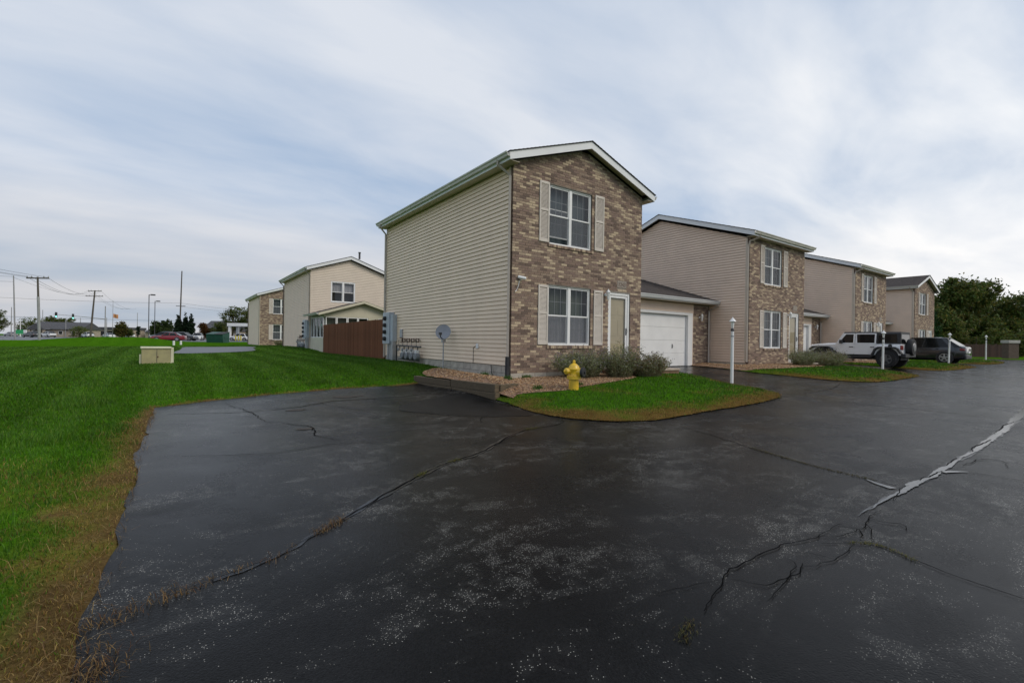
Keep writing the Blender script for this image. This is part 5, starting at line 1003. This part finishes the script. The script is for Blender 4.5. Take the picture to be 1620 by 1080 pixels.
# wispy grey-green shrubs by the house fronts
def shrub(c, rx, ry, h, nst, nlf, label, brown=0, name='shrub'):
    z0 = float(isl_z(np.array([c[0]]), np.array([c[1]]))[0]); t_ = empty(name, (c[0], c[1], z0)); tag(t_, label, 'shrub', 'wispy shrubs by the house fronts')
    an = rng.uniform(0, 2*np.pi, nst); rr_ = np.sqrt(rng.uniform(0, 1, nst)); bx_, by_ = rx*.55*rr_*np.cos(an), ry*.55*rr_*np.sin(an); hh = h*(rng.uniform(.45, .95, nst)+.45*rng.uniform(0, 1, nst)**5)*(1-.25*rr_); ex, ey = bx_*1.9+rng.normal(0, .08, nst), by_*1.9+rng.normal(0, .08, nst)
    V, T, Cc = [], [], []; nseg = 4
    for s in range(nseg+1):
        u = s/nseg; px_ = bx_+(ex-bx_)*u**1.6; py_ = by_+(ey-by_)*u**1.6; pz = hh*(u-.12*u*u); w = .006*(1-u*.8); V.append(np.stack([px_-w, py_, pz], 1)); V.append(np.stack([px_+w, py_, pz], 1))
    V = np.stack(V, 1).reshape(-1, 3); k = 2*(nseg+1); base = (np.arange(nst)*k)[:, None, None]; tt_ = []
    for s in range(nseg): q = 2*s; tt_ += [(q, q+1, q+3), (q, q+3, q+2)]
    T = (np.array(tt_)[None]+base).reshape(-1, 3); cst_ = np.array([.16, .15, .085])*rng.uniform(.6, 1.3, (nst, 1)); np_mesh('stems', V, T, M['leaf'], np.repeat(cst_, k, 0), t_)
    i_ = rng.integers(0, nst, nlf); u = rng.uniform(.08, 1, nlf)**.8; lx = bx_[i_]+(ex-bx_)[i_]*u**1.6+rng.normal(0, .03, nlf); ly = by_[i_]+(ey-by_)[i_]*u**1.6+rng.normal(0, .03, nlf); lz = hh[i_]*(u-.12*u*u)+rng.normal(0, .02, nlf)
    s = rng.uniform(.012, .030, nlf); d1 = rng.normal(0, 1, (nlf, 3)); d1[:, 2] = np.abs(d1[:, 2])*.8; d1 /= np.linalg.norm(d1, axis=1)[:, None]; d2 = np.cross(d1, rng.normal(0, 1, (nlf, 3))); d2 /= np.linalg.norm(d2, axis=1)[:, None]+1e-9
    ctr = np.stack([lx, ly, lz], 1); V = np.stack([ctr, ctr+d1*s[:, None]*1.2+d2*s[:, None]*.35, ctr+d1*s[:, None]*2.6, ctr+d1*s[:, None]*1.2-d2*s[:, None]*.35], 1).reshape(-1, 3); T = (np.array([(0, 1, 2), (0, 2, 3)])[None]+(np.arange(nlf)*4)[:, None, None]).reshape(-1, 3)
    pal = np.array([[.27, .30, .15], [.20, .235, .10], [.38, .39, .27], [.15, .18, .07]]); c_ = pal[rng.integers(0, 4, nlf)]; bb = np.array([[.21, .155, .075], [.145, .105, .06], [.26, .20, .115]])[rng.integers(0, 3, nlf)]; kb = (rng.uniform(0, 1, nlf) < brown)[:, None]; pu = (rng.uniform(0, 1, nlf) < .5*ss(.85, 1, u))[:, None]
    c_ = np.where(kb, bb, c_); c_ = np.where(pu, np.array([.24, .22, .26]), c_)*rng.uniform(.7, 1.25, (nlf, 1)); o = np_mesh('foliage', V, T, M['leaf'], np.repeat(c_, 4, 0), t_, 'stuff'); return t_
shrub((1.85, -.72, 0), 1.05, .55, .88, 420, 17000, 'wispy grey green shrub under lower window, left of the two by the hydrant', .12)
shrub((2.95, -1.1, 0), .75, .42, 1.10, 240, 9000, 'taller sprigged shrub before the front door, right of the hydrant', .25)
shrub((4.0, -1.3, 0), .85, .35, .78, 300, 10000, 'brownish bushy shrub at the porch step, right of the hydrant', .60)
shrub((14.7, -.95, 0), 1.1, .55, .85, 320, 10000, 'grey green wispy shrub below the second house window', .15)
shrub((16.4, -1.35, 0), 1.25, .6, .85, 320, 10000, 'wispy olive shrub before second house door, next to the off-roader', .35)
shrub((27.2, -.8, 0), 1.0, .5, .6, 200, 7000, 'low shrub at the third house, seen under the off-roader', .3)
shrub((1.9, 43.6, 0), .9, .45, .75, 200, 6000, 'low shrub under the window of the distant brick house', .35)
# small weeds in the gravel
n = 700; cxs = rng.choice(6, n); wx = np.array([-.55, .35, -.35, .9, -.15, 5.5])[cxs]+rng.normal(0, .07, n); wy = np.array([.35, -.22, -.4, -1.6, -1.3, -.6])[cxs]+rng.normal(0, .06, n)
blades(wx, wy, grv_z(wx, wy), rng.uniform(.04, .12, n), np.full(n, .006), np.array([.06, .13, .02])*rng.uniform(.6, 1.3, (n, 1)), .6, 'gravel_weeds', 'small green weeds sprouting through the gravel by the house corner', 'weeds')
def tree(loc, h, blobs, nleaf, lsize, pal, label, trunk=.2, kind='tree', group=None, trunk_h=None, cl=1.0):
    z0 = .08; t_ = empty(kind, (loc[0], loc[1], z0)); tag(t_, label, 'tree', group); th = trunk_h or h*.45
    mb = MB(); mb.tube([(0, 0, -.3), (.03*h*.1, 0, th*.5), (0, .02*h*.1, th), (0, 0, h*.85)], [trunk*1.25, trunk, trunk*.75, trunk*.2], 8)
    tips = []
    for (bx_, by_, bz_, br_) in blobs:
        mb.tube([(0, 0, min(th*.8, bz_*.6)), (bx_*.5, by_*.5, bz_*.75), (bx_, by_, bz_)], [trunk*.45, trunk*.25, trunk*.08], 5)
    mb.build('trunk', M['bark'], t_); B = np.array(blobs); vol = B[:, 3]**2.2; bi = rng.choice(len(B), nleaf, p=vol/vol.sum())
    # leaf clumps: a set of clump centres near each blob surface
    ncl = max(30, nleaf//26); ci = rng.choice(len(B), ncl, p=vol/vol.sum()); d = rng.normal(0, 1, (ncl, 3)); d /= np.linalg.norm(d, axis=1)[:, None]; rr_ = rng.uniform(.35, 1.05, ncl)**.6; cc = B[ci, :3]+d*(B[ci, 3]*rr_)[:, None]*np.array([1, 1, .85]); csz = rng.uniform(.10, .26, ncl)*B[ci, 3]*cl; ctone = rng.uniform(.6, 1.25, ncl)
    k = rng.integers(0, ncl, nleaf); p = cc[k]+rng.normal(0, 1, (nleaf, 3))*csz[k][:, None]*np.array([1, 1, .7]); p[:, 2] = np.maximum(p[:, 2], .15)
    a = rng.normal(0, 1, (nleaf, 3)); a /= np.linalg.norm(a, axis=1)[:, None]; b = np.cross(a, rng.normal(0, 1, (nleaf, 3))); b /= np.linalg.norm(b, axis=1)[:, None]+1e-9; s = lsize*rng.uniform(.6, 1.3, nleaf)[:, None]
    V = np.stack([p-a*s, p+b*s*.5, p+a*s, p-b*s*.5], 1).reshape(-1, 3); T = (np.array([(0, 1, 2), (0, 2, 3)])[None]+(np.arange(nleaf)*4)[:, None, None]).reshape(-1, 3); pal = np.array(pal); c_ = pal[rng.integers(0, len(pal), nleaf)]*(ctone[k]*rng.uniform(.8, 1.2, nleaf))[:, None]
    np_mesh('crown', V, T, M['leaf'], np.repeat(c_, 4, 0), t_, 'stuff'); return t_
def rblobs(n, w, z0, z1, r, dep=None):
    return [(rng.uniform(-w, w)*(1-.45*abs((zq-z0)/(z1-z0)-.4)), rng.uniform(-(dep or w), dep or w), zq, r*rng.uniform(.7, 1.2)) for zq in np.linspace(z0, z1, n)]
DK = [[.08, .125, .026], [.064, .105, .024], [.12, .145, .032], [.145, .13, .028]]; MG = [[.05, .085, .02], [.04, .07, .018], [.07, .095, .025]]; PU = [[.028, .02, .026], [.04, .028, .034], [.022, .018, .02]]; EV = [[.014, .036, .014], [.02, .045, .016], [.012, .028, .012]]; YL = [[.10, .095, .02], [.07, .085, .02], [.13, .09, .02]]
g_ = 'tall trees beyond the brown fence at right'
for (x, y, h, w, lf, pal, lb) in ((66, 6.6, 8.8, 2.8, 15000, DK, 'dark leafy tree rising just right of the last house'), (72, 4.6, 9.3, 3.2, 17000, DK, 'tallest leafy tree in the middle of the right hand tree belt'), (77, 3.0, 8.6, 3.0, 15000, DK, 'broad dark leafy tree right of the tallest one'), (80, 1.2, 7.6, 2.9, 13000, DK, 'lower olive tree above the brick mailbox pillar'), (69, 5.6, 8.9, 2.6, 14000, DK, 'leafy tree filling the gap right of the narrow conifer'), (93, 2.4, 9.2, 3.0, 12000, PU, 'dark purple leaved tree at the right edge of the picture'), (84, -1.2, 8.2, 3.0, 9000, DK, 'dark tree at the far right edge, partly cut off'), (96, 8, 8.6, 3.6, 9000, DK, 'dark tree in the back row of the tree belt, centre'), (90, 12, 8.8, 3.4, 9000, DK, 'dark tree in back row behind the last house')):
    tree((x, y), h, rblobs(9, w, 1.8, h*.84, 1.7), lf, .17, pal, lb, .22, 'leafy_tree', g_)
tree((60.5, 4.9), 6.6, [(0, 0, z, max(.25, 1.35*(1-z/6.9))) for z in np.linspace(.5, 6.2, 12)], 11000, .12, [[.02, .06, .016], [.028, .075, .02]], 'narrow green conifer close beside the last brick house', .15, 'conifer', None, 5.5)
for k, (x, y, w) in enumerate(((57, 8, 2.2), (64, 1.8, 1.6), (68, -.6, 1.6), (74, -2.4, 1.8), (62, 5.2, 1.6))): tree((x, y), 2.8, rblobs(6, w, .5, 2.1, 1.1), 6500, .12, DK, ['dense dark undergrowth bush behind last house', 'dark undergrowth bush behind the brown fence, left', 'dark undergrowth bush behind the brown fence, middle', 'dark undergrowth bush by brick mailbox pillar', 'dark undergrowth bush beside the narrow conifer'][k], .06, 'bush', 'undergrowth behind the fence')
# distant trees to the left
for k, (x, y, h, r, wd) in enumerate(((-6.4, 127.8, 6.6, .95, 'left'), (-5.0, 128.2, 6.9, .85, 'middle'), (-3.9, 126.5, 6.5, .85, 'right'))): tree((x, y), h, [(0, 0, z, r*(1.0-.8*(z/h)**2.5)) for z in np.linspace(.4, h*.95, 16)], 9000, .15, EV, wd+'most of three dark columnar evergreens beyond the red car' if wd != 'middle' else 'middle one of three dark columnar evergreens beyond the red car', .12, 'evergreen', 'columnar evergreens', h*.8, .8)
for (x, y, h, w, pal, lb) in ((-9.0, 145.8, 5.4, 1.7, MG, 'round green tree left of the columnar evergreens'), (-11.2, 147, 4.5, 1.5, MG, 'small olive tree behind the parking lot light poles'), (6.9, 152, 10.4, 2.7, DK, 'tall open crowned tree over the white canopy, left half'), (10.6, 149, 10.6, 2.6, DK, 'tall tree over white canopy, right half beside brick house'), (3.6, 158, 5.6, 1.9, DK, 'low tree left of the white canopy'), (.2, 160, 5.0, 1.7, [[.13, .06, .015], [.09, .07, .02], [.15, .05, .015]], 'small rust orange tree before the dark roofed hall'), (-19, 159, 4.6, 1.7, YL, 'yellow green tree right of the flag pole'), (-17.6, 160, 3.2, 1.0, DK, 'small dark shrub beside the yellow green tree'), (-15.4, 156.5, 3.9, .5, EV, 'tiny dark cone evergreen right of the yellow green tree'), (-53, 207, 8.8, 3.2, DK, 'dark tree cut by the left picture edge'), (-49, 231, 6.2, 4, DK, 'low dark tree mass by the green roadside sign'), (-45.2, 233.5, 7.6, 2.3, DK, 'first of three trees over the grey roofed house'), (-41.9, 231.2, 7.4, 2, DK, 'middle of three trees over the grey roofed house'), (-39, 229.1, 7.3, 2, DK, 'right of three trees over the grey roofed house'), (-38, 205, 2.8, 3.2, DK, 'dark hedge like bush right of the grey roofed house'), (-31, 190, 2.9, 3, DK, 'dark bush behind the leaning utility pole')):
    tree((x, y), h, rblobs(8, w*.62, h*.30, h*.84, w*.62), 5200 if h > 4 else 3000, .20 if h > 4 else .14, pal, lb, .16, 'distant_tree', None)

# ------------------------------------------------------------------ distance: street, lot, poles, wires, buildings, cars
M['farroad'] = pm('far_asphalt', (.035, .036, .038), .42, .2, .6); FZ = .1
def flat(name, pts, dz, mat): mb = MB(); mb.poly([(x, y, float(lawn_z(np.array([x]), np.array([y]))[0]) + dz if zf is None else zf) for x, y, zf in pts]); return tag(mb.build(name, mat, None), kind='structure')
flat('road', [(-21.5, 63, .19), (-23.9, 90, .19), (-28.7, 147, .19), (-33, 230, .19), (-36, 420, .19), (-80, 420, .19), (-68, 230, .19), (-60, 120, .19), (-60, 63, .19)], 0, M['farroad'])
flat('parking_lot', [(-9.5, 80.5, .19), (-2.6, 80.2, .19), (4.5, 87.2, .19), (30, 87.2, .19), (30, 190, .19), (-14, 190, .19), (-11.5, 100, .19)], 0, M['farroad'])
sheet('side_pad', SIDEPAD, lambda x, y: lawn_z(x, y)+.045, M['farroad'], .5)['kind'] = 'structure'
P3 = {}
def utility_pole(key, x, y, top, lean, arms, label, mat='pole', r=.16, low=None):
    t_ = empty('utility_pole', (x, y, .05)); tag(t_, label, 'pole', 'utility poles along the street'); tx = lean; h = top
    MB().tube([(0, 0, -.5), (tx[0]*.5, tx[1]*.5, h*.5), (tx[0], tx[1], h)], [r, r*.85, r*.65], 8).build('shaft', M[mat], t_)
    if low: MB().tube([(0, 0, -.4), (tx[0]*low/h, tx[1]*low/h, low)], [r*1.06, r*.98], 8).build('lower_sleeve', M['polegrey'], t_)
    for k, (z, half) in enumerate(arms):
        p = Vector((tx[0]*z/h, tx[1]*z/h, z)); d = Vector((RV[0], RV[1], 0)); a = p-d*half; b = p+d*half
        MB().tube([a, b], .075, 4).build('crossarm', M[mat], t_)
        for q in (-.95, -.55, .55, .95): c = p+d*half*q; MB().lathe([(.04, 0), (.06, .06), (.03, .2)], c+Vector((0, 0, .06)), (0, 0, 1), 6).build('insulator', M['polegrey'], t_)
    P3[key] = (x, y, t_)
    return t_
utility_pole('p1', -27.7, 96.9, 10.2, (-.25, -.1), [], 'slim grey pole at far left, first from the left edge', 'polegrey', .11)
utility_pole('p2', -19.8, 66.3, 7.6, (-.22, -.1), [(7.45, 1.3)], 'utility pole with one wide crossarm, second from left edge', 'pole', .13, 5.3)
utility_pole('p3', -22.5, 130.9, 11.0, (.75, -.5), [(10.85, 1.5), (9.7, 1.95)], 'leaning dark utility pole with two crossarms on the berm', 'pole', .2)
utility_pole('p5', -6.0, 150.5, 19.2, (.35, -.25), [(9.4, 1.3)], 'tall dark pole rising behind the columnar evergreens', 'pole', .2)
for k, (x, y, h, lb) in enumerate(((-46.8, 191.5, 8.9, 'thin far pole near the left tree'), (-44.6, 190, 5.4, 'short white far pole by the green sign'), (-46.1, 228, 9.8, 'thin far pole over the grey roofed house'), (-33.3, 206.5, 6.7, 'thin far pole right of grey roofed house'), (-18.8, 220.7, 9.7, 'very faint far pole left of the lot lights'), (-35.5, 196, 6.3, 'faint far pole in front of the grey house'), (-25, 190, 6.6, 'thin far pole right of the leaning utility pole'))): tag(MB().tube([(0, 0, -.2), (0, 0, h)], [.13, .09], 6).build('far_pole', M['polegrey'] if k != 1 else M['white'], None, loc=(x, y, FZ)), lb, 'pole', 'thin distant poles')
def lot_light(x, y, h, label):
    t_ = empty('parking_lot_light', (x, y, FZ)); tag(t_, label, 'light pole', 'parking lot lights'); MB().box(-.07, .07, -.07, .07, 0, h).build('shaft', M['darkmetal'], t_); d = Vector((RV[0], RV[1], 0)); MB().tube([Vector((0, 0, h-.1)), d*.5+Vector((0, 0, h-.1))], .05, 4).build('arm', M['darkmetal'], t_); p = d*.8+Vector((0, 0, h-.05)); MB().box(p.x-.4, p.x+.4, p.y-.35, p.y+.35, h-.16, h+.06).build('lamp_head', M['darkmetal'], t_)
lot_light(-11.4, 110.5, 9.3, 'tall shoebox light pole in the lot, nearer left one'); lot_light(-11.1, 134.9, 9.5, 'shoebox light pole in the lot, farther right one')
# traffic signal on a mast arm
t_ = empty('traffic_signal', (-22.2, 155.3, FZ)); tag(t_, 'grey traffic signal mast arm with two green lit signal heads', 'traffic light')
MB().tube([(0, 0, 0), (0, 0, 8.7)], [.15, .1], 8).build('mast', M['polegrey'], t_); MB().tube([(0, 0, 5.2), (-4, -5.1, 5.5), (-8.4, -10.6, 5.75)], [.10, .08, .05], 6).build('mast_arm', M['polegrey'], t_)
for u in (.68, 1.0):
    p = (-8.0*u, -10.2*u, 5.2+.5*u); s_ = MB().box(p[0]-.2, p[0]+.2, p[1]-.2, p[1]+.2, p[2]-.75, p[2]+.55).build('signal_head', M['black'], t_, .03)
    for k in range(3): MB().lathe([(.15, 0), (.15, .05)], (p[0]+.03, p[1]-.2, p[2]+.3-.4*k), (.15, -1, 0), 12).build('lens', M['sigon'] if k == 2 else M['black'], s_)
t_ = empty('flag_pole', (-21.1, 160.7, FZ)); tag(t_, 'thin flag pole flying an orange flag', 'flag pole'); MB().tube([(0, 0, 0), (0, 0, 10.6)], [.09, .04], 6).build('pole', M['polegrey'], t_)
mb = MB(); n = 10
for k in range(n):
    a0, a1 = k/n, (k+1)/n; f = lambda a: (.1+1.3*a*RV[0]+.1*math.sin(a*7), 1.3*a*RV[1]+.15*math.sin(a*6), ); z = lambda a: 6.9-.25*a
    mb.poly([(*f(a0), z(a0)-1.1), (*f(a1), z(a1)-1.1), (*f(a1), z(a1)), (*f(a0), z(a0))])
mb.build('flag', M['orange'], t_)
# overhead wires
def wire(a, b, sag, label, r=.016):
    a, b = Vector(a), Vector(b); pts = [a.lerp(b, u)-Vector((0, 0, 4*sag*u*(1-u))) for u in np.linspace(0, 1, 18)]; tag(MB().tube(pts, r, 4).build('overhead_wire', M['wire'], None), label, 'wire', 'overhead wires')
for q, nm in ((-1.2, 'left'), (-.6, 'middle'), (1.1, 'right')):
    p2 = (-20.0+q*RV[0], 66.2+q*RV[1], 7.6); e3 = (-21.8+q*1.3*RV[0], 130.4+q*RV[1], 10.9)
    wire((-34+q, 33, 9.4), p2, .6, 'wire from the left picture edge to the crossarm pole, %s of three' % nm, .014); wire(p2, e3, 1.3, 'wire from crossarm pole to the leaning pole, %s of three' % nm, .018); wire(e3, (-21+q, 235, 12), 1.6, 'wire running beyond the leaning pole, %s of three' % nm, .02)
wire((-60, 86, 10.9), (-28, 96.9, 10.1), .7, 'upper wire from left edge to the slim grey pole', .016); wire((-60, 86, 9.6), (-28, 96.9, 9.3), .7, 'lower wire from left edge to the slim grey pole'); wire((-28, 96.9, 10), (-21.8, 130.4, 9.7), .8, 'wire from slim grey pole to the leaning pole')
wire((-62, 110, 8.4), (-5.8, 150.3, 10.3), .9, 'long wire from left edge to the tall dark pole, upper', .022); wire((-5.8, 150.3, 10.3), (45, 160, 9.0), 1.0, 'top wire right of the tall dark pole', .022); wire((-5.8, 150.3, 9.3), (45, 160, 8.2), .8, 'middle wire right of the tall dark pole', .02); wire((-60, 120, 4.9), (-5.8, 150.3, 5.3), .4, 'long wire from left edge to the evergreens, lower', .024); wire((-5.8, 150.3, 5.3), (45, 160, 3.6), .6, 'lowest wire right of the columnar evergreens', .024)
# buildings far off
def hall(x, y, rz, L, Dp, zw, zr, mw, label, wins=4, name='building'):
    t_ = empty(name, (x, y, FZ), rz); tag(t_, label, 'building'); MB().box(-L/2, L/2, 0, Dp, -.2, zw).build('wall', M[mw], t_)
    mb = MB(); mb.prism([(-L/2-.4, -.6, zw-.1), (-L/2-.4, Dp+.6, zw-.1), (-L/2-.4, Dp/2, zr)], (L+.8, 0, 0)); r = mb.build('roof', M['roofdark'], t_); 
    for k in range(wins): xx = -L/2+L*(k+.5)/wins; w_ = MB().box(xx-.6, xx+.6, -.05, .02, .9, 2.1).build('window', M['white'], t_); MB().box(xx-.5, xx+.5, -.06, -.04, 1.0, 2.0).build('pane', M['carglass'], w_)
    return t_
g_ = hall(-38.5, 198, rad(-28), 15, 9, 2.7, 5.0, 'stucco', 'low grey roofed house with porch across the street'); MB().prism([(-5.5, -3, 2.4), (-.5, -3, 2.4), (-3, -3, 4.4)], (0, 5, 0)).build('porch_roof', M['roofdark'], g_)
for xx in (-5, -1): MB().box(xx-.25, xx+.25, -2.8, -2.3, 0, 2.5).build('porch_column', M['stucco'], g_)
hall(5.5, 180, rad(-36), 13, 12, 3.0, 6.6, 'stucco', 'tan hall with large dark gable roof behind the lot', 3)
g_ = empty('low_building', (-29.2, 240.5, FZ), rad(-36)); tag(g_, 'long low flat roofed building beyond the street', 'building'); MB().box(-9, 9, 0, 8, 0, 3.2).build('wall', M['stucco'], g_); MB().box(-9.3, 9.3, -.3, 8.3, 3.2, 4.2).build('fascia_band', M['roofdark'], g_); MB().box(-8.5, 8.5, -.02, .05, .8, 2.6).build('window', M['carglass'], g_)
g_ = hall(-13, 235, rad(-36), 10, 8, 2.6, 4.2, 'stucco', 'small pale house far behind the lot light poles', 2)
# drive-through canopy
g_ = empty('canopy', (6.2, 119.8, FZ), rad(-36)); tag(g_, 'white flat canopy on square posts beside the distant brick house', 'canopy'); MB().box(-2.9, 4.5, -1.5, 2.5, 3.5, 4.25).build('roof', M['white'], g_, .03)
for xx, yy in ((-2.4, -1.1), (-2.4, 2.1), (4.0, -1.1), (4.0, 2.1)): MB().box(xx-.25, xx+.25, yy-.25, yy+.25, 0, 3.5).build('post', M['white'], g_)
for k, (x, y) in enumerate(((2.7, 112.6), (4.3, 114.5), (4.8, 113.8), (5.2, 113.2))): tag(MB().lathe([(.14, 0), (.14, 1.15), (.08, 1.28)], seg=10).build('bollard', M['yellowpost'], None, loc=(x, y, FZ)), ['stout yellow bollard left of the canopy post', 'stout yellow bollard just right of canopy post', 'second yellow bollard right of canopy post', 'yellow bollard nearest the white crossover under canopy'][k], 'bollard', 'yellow bollards')
# dumpster
g_ = empty('dumpster', (-2.1, 68.2, FZ), rad(-34)); tag(g_, 'dark green steel dumpster with lids at the lot edge', 'dumpster'); mb = MB(); mb.hexa([(-1.15, -.75, .1), (1.15, -.75, .1), (1.15, .8, .1), (-1.15, .8, .1), (-1.15, -.9, 1.25), (1.15, -.9, 1.25), (1.15, .8, 1.55), (-1.15, .8, 1.55)]); mb.build('bin', M['greenpaint'], g_, .02)
for a in (-1.17, .01): mb = MB(); mb.hexa([(a, -.95, 1.27), (a+1.15, -.95, 1.27), (a+1.15, .85, 1.58), (a, .85, 1.58), (a, -.95, 1.31), (a+1.15, -.95, 1.31), (a+1.15, .85, 1.64), (a, .85, 1.64)]); mb.build('lid', M['greenpaint'] if a < -1 else M['black'], g_)
for s in (-1, 1): MB().box(s*1.16-.04, s*1.16+.04, -.5, .5, .7, .85).build('lift_pocket', M['greenpaint'], g_)
MB().box(-1.16, 1.16, -.86, -.82, .75, .83).build('rib', M['greenpaint'], g_)
t_ = empty('roadside_sign', (-43.1, 182.7, FZ), rad(-36)); tag(t_, 'low green and white roadside sign board across the street', 'sign'); MB().box(-1.7, .8, -.1, .1, .9, 2.1).build('green_board', M['signgreen'], t_); MB().box(.8, 1.7, -.1, .1, 1.2, 2.1).build('white_board', M['white'], t_)
for xx in (-1.4, 1.2): MB().box(xx-.06, xx+.06, -.05, .05, 0, 1.2).build('post', M['polegrey'], t_)
# distant cars
pr = {k: paint(k, c) for k, c in dict(red=(.20, .012, .02), black=(.015, .016, .018), silver=(.30, .31, .33), pearl=(.70, .71, .72), navy=(.02, .025, .04)).items()}
fa = YAW  # cars roughly broadside to the viewer
car((-7.9, 86.6, .19), -.24+math.pi, 'sedan', pr['red'], 'dark red sedan parked at the edge of the lot', None, False)
car((-8.6, 98.6, .19), -.45+math.pi, 'suv', pr['navy'], 'dark blue crossover behind the red sedan, left', None, False); car((-5.6, 101.5, .19), -.5, 'suv', pr['black'], 'black crossover behind the red sedan, right', None, False)
car((-2.9, 116.6, .19), -1.75, 'suv', pr['pearl'], 'white car facing us between red sedan and dumpster', None, False); car((5.3, 116.2, .19), -.5+math.pi, 'suv', pr['pearl'], 'white crossover under the white canopy', None, False)
for (x, y, kd, p, lb) in ((-52.5, 220, 'sedan', 'silver', 'silver car on the street, nearest the left edge'), (-36.4, 157, 'sedan', 'black', 'black car on the street just right of the crossarm pole base'), (-37.2, 181, 'suv', 'pearl', 'white crossover on the street beside the black car'), (-36.0, 199, 'sedan', 'navy', 'dark car on the street, behind the white crossover'), (-28.2, 178, 'suv', 'pearl', 'white car far off left of the leaning pole foot'), (-23.1, 174.5, 'sedan', 'pearl', 'white car far off beneath the signal mast'), (-18.3, 171, 'suv', 'pearl', 'white car far off right of the yellow green tree')):
    car((x, y, .2), 2.2 if x < -30 else 2.0, kd, pr[p], lb, None, False, 'street_car')
# right hand end: brown fence and a mailbox pillar
fn = empty('board_fence', (55.4, 1.75, .1), math.atan2(-1.13-1.49, 59.41-55.77)); tag(fn, 'low shaded brown board fence in front of the right hand trees', 'fence')
bd = MB(); bd.box(-.07, .07, -.012, .012, 0, 1); bdm = bd.mesh('board', M['fenceshade']); xx = 0
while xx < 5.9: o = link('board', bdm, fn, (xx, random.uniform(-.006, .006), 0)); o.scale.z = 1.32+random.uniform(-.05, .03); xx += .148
MB().box(-.1, 5.9, .013, .06, .3, .4).build('rail', M['fenceshade'], fn)
for k in range(4): MB().box(k*1.95-.05, k*1.95+.05, .06, .16, -.2, 1.4).build('post', M['fenceshade'], fn)
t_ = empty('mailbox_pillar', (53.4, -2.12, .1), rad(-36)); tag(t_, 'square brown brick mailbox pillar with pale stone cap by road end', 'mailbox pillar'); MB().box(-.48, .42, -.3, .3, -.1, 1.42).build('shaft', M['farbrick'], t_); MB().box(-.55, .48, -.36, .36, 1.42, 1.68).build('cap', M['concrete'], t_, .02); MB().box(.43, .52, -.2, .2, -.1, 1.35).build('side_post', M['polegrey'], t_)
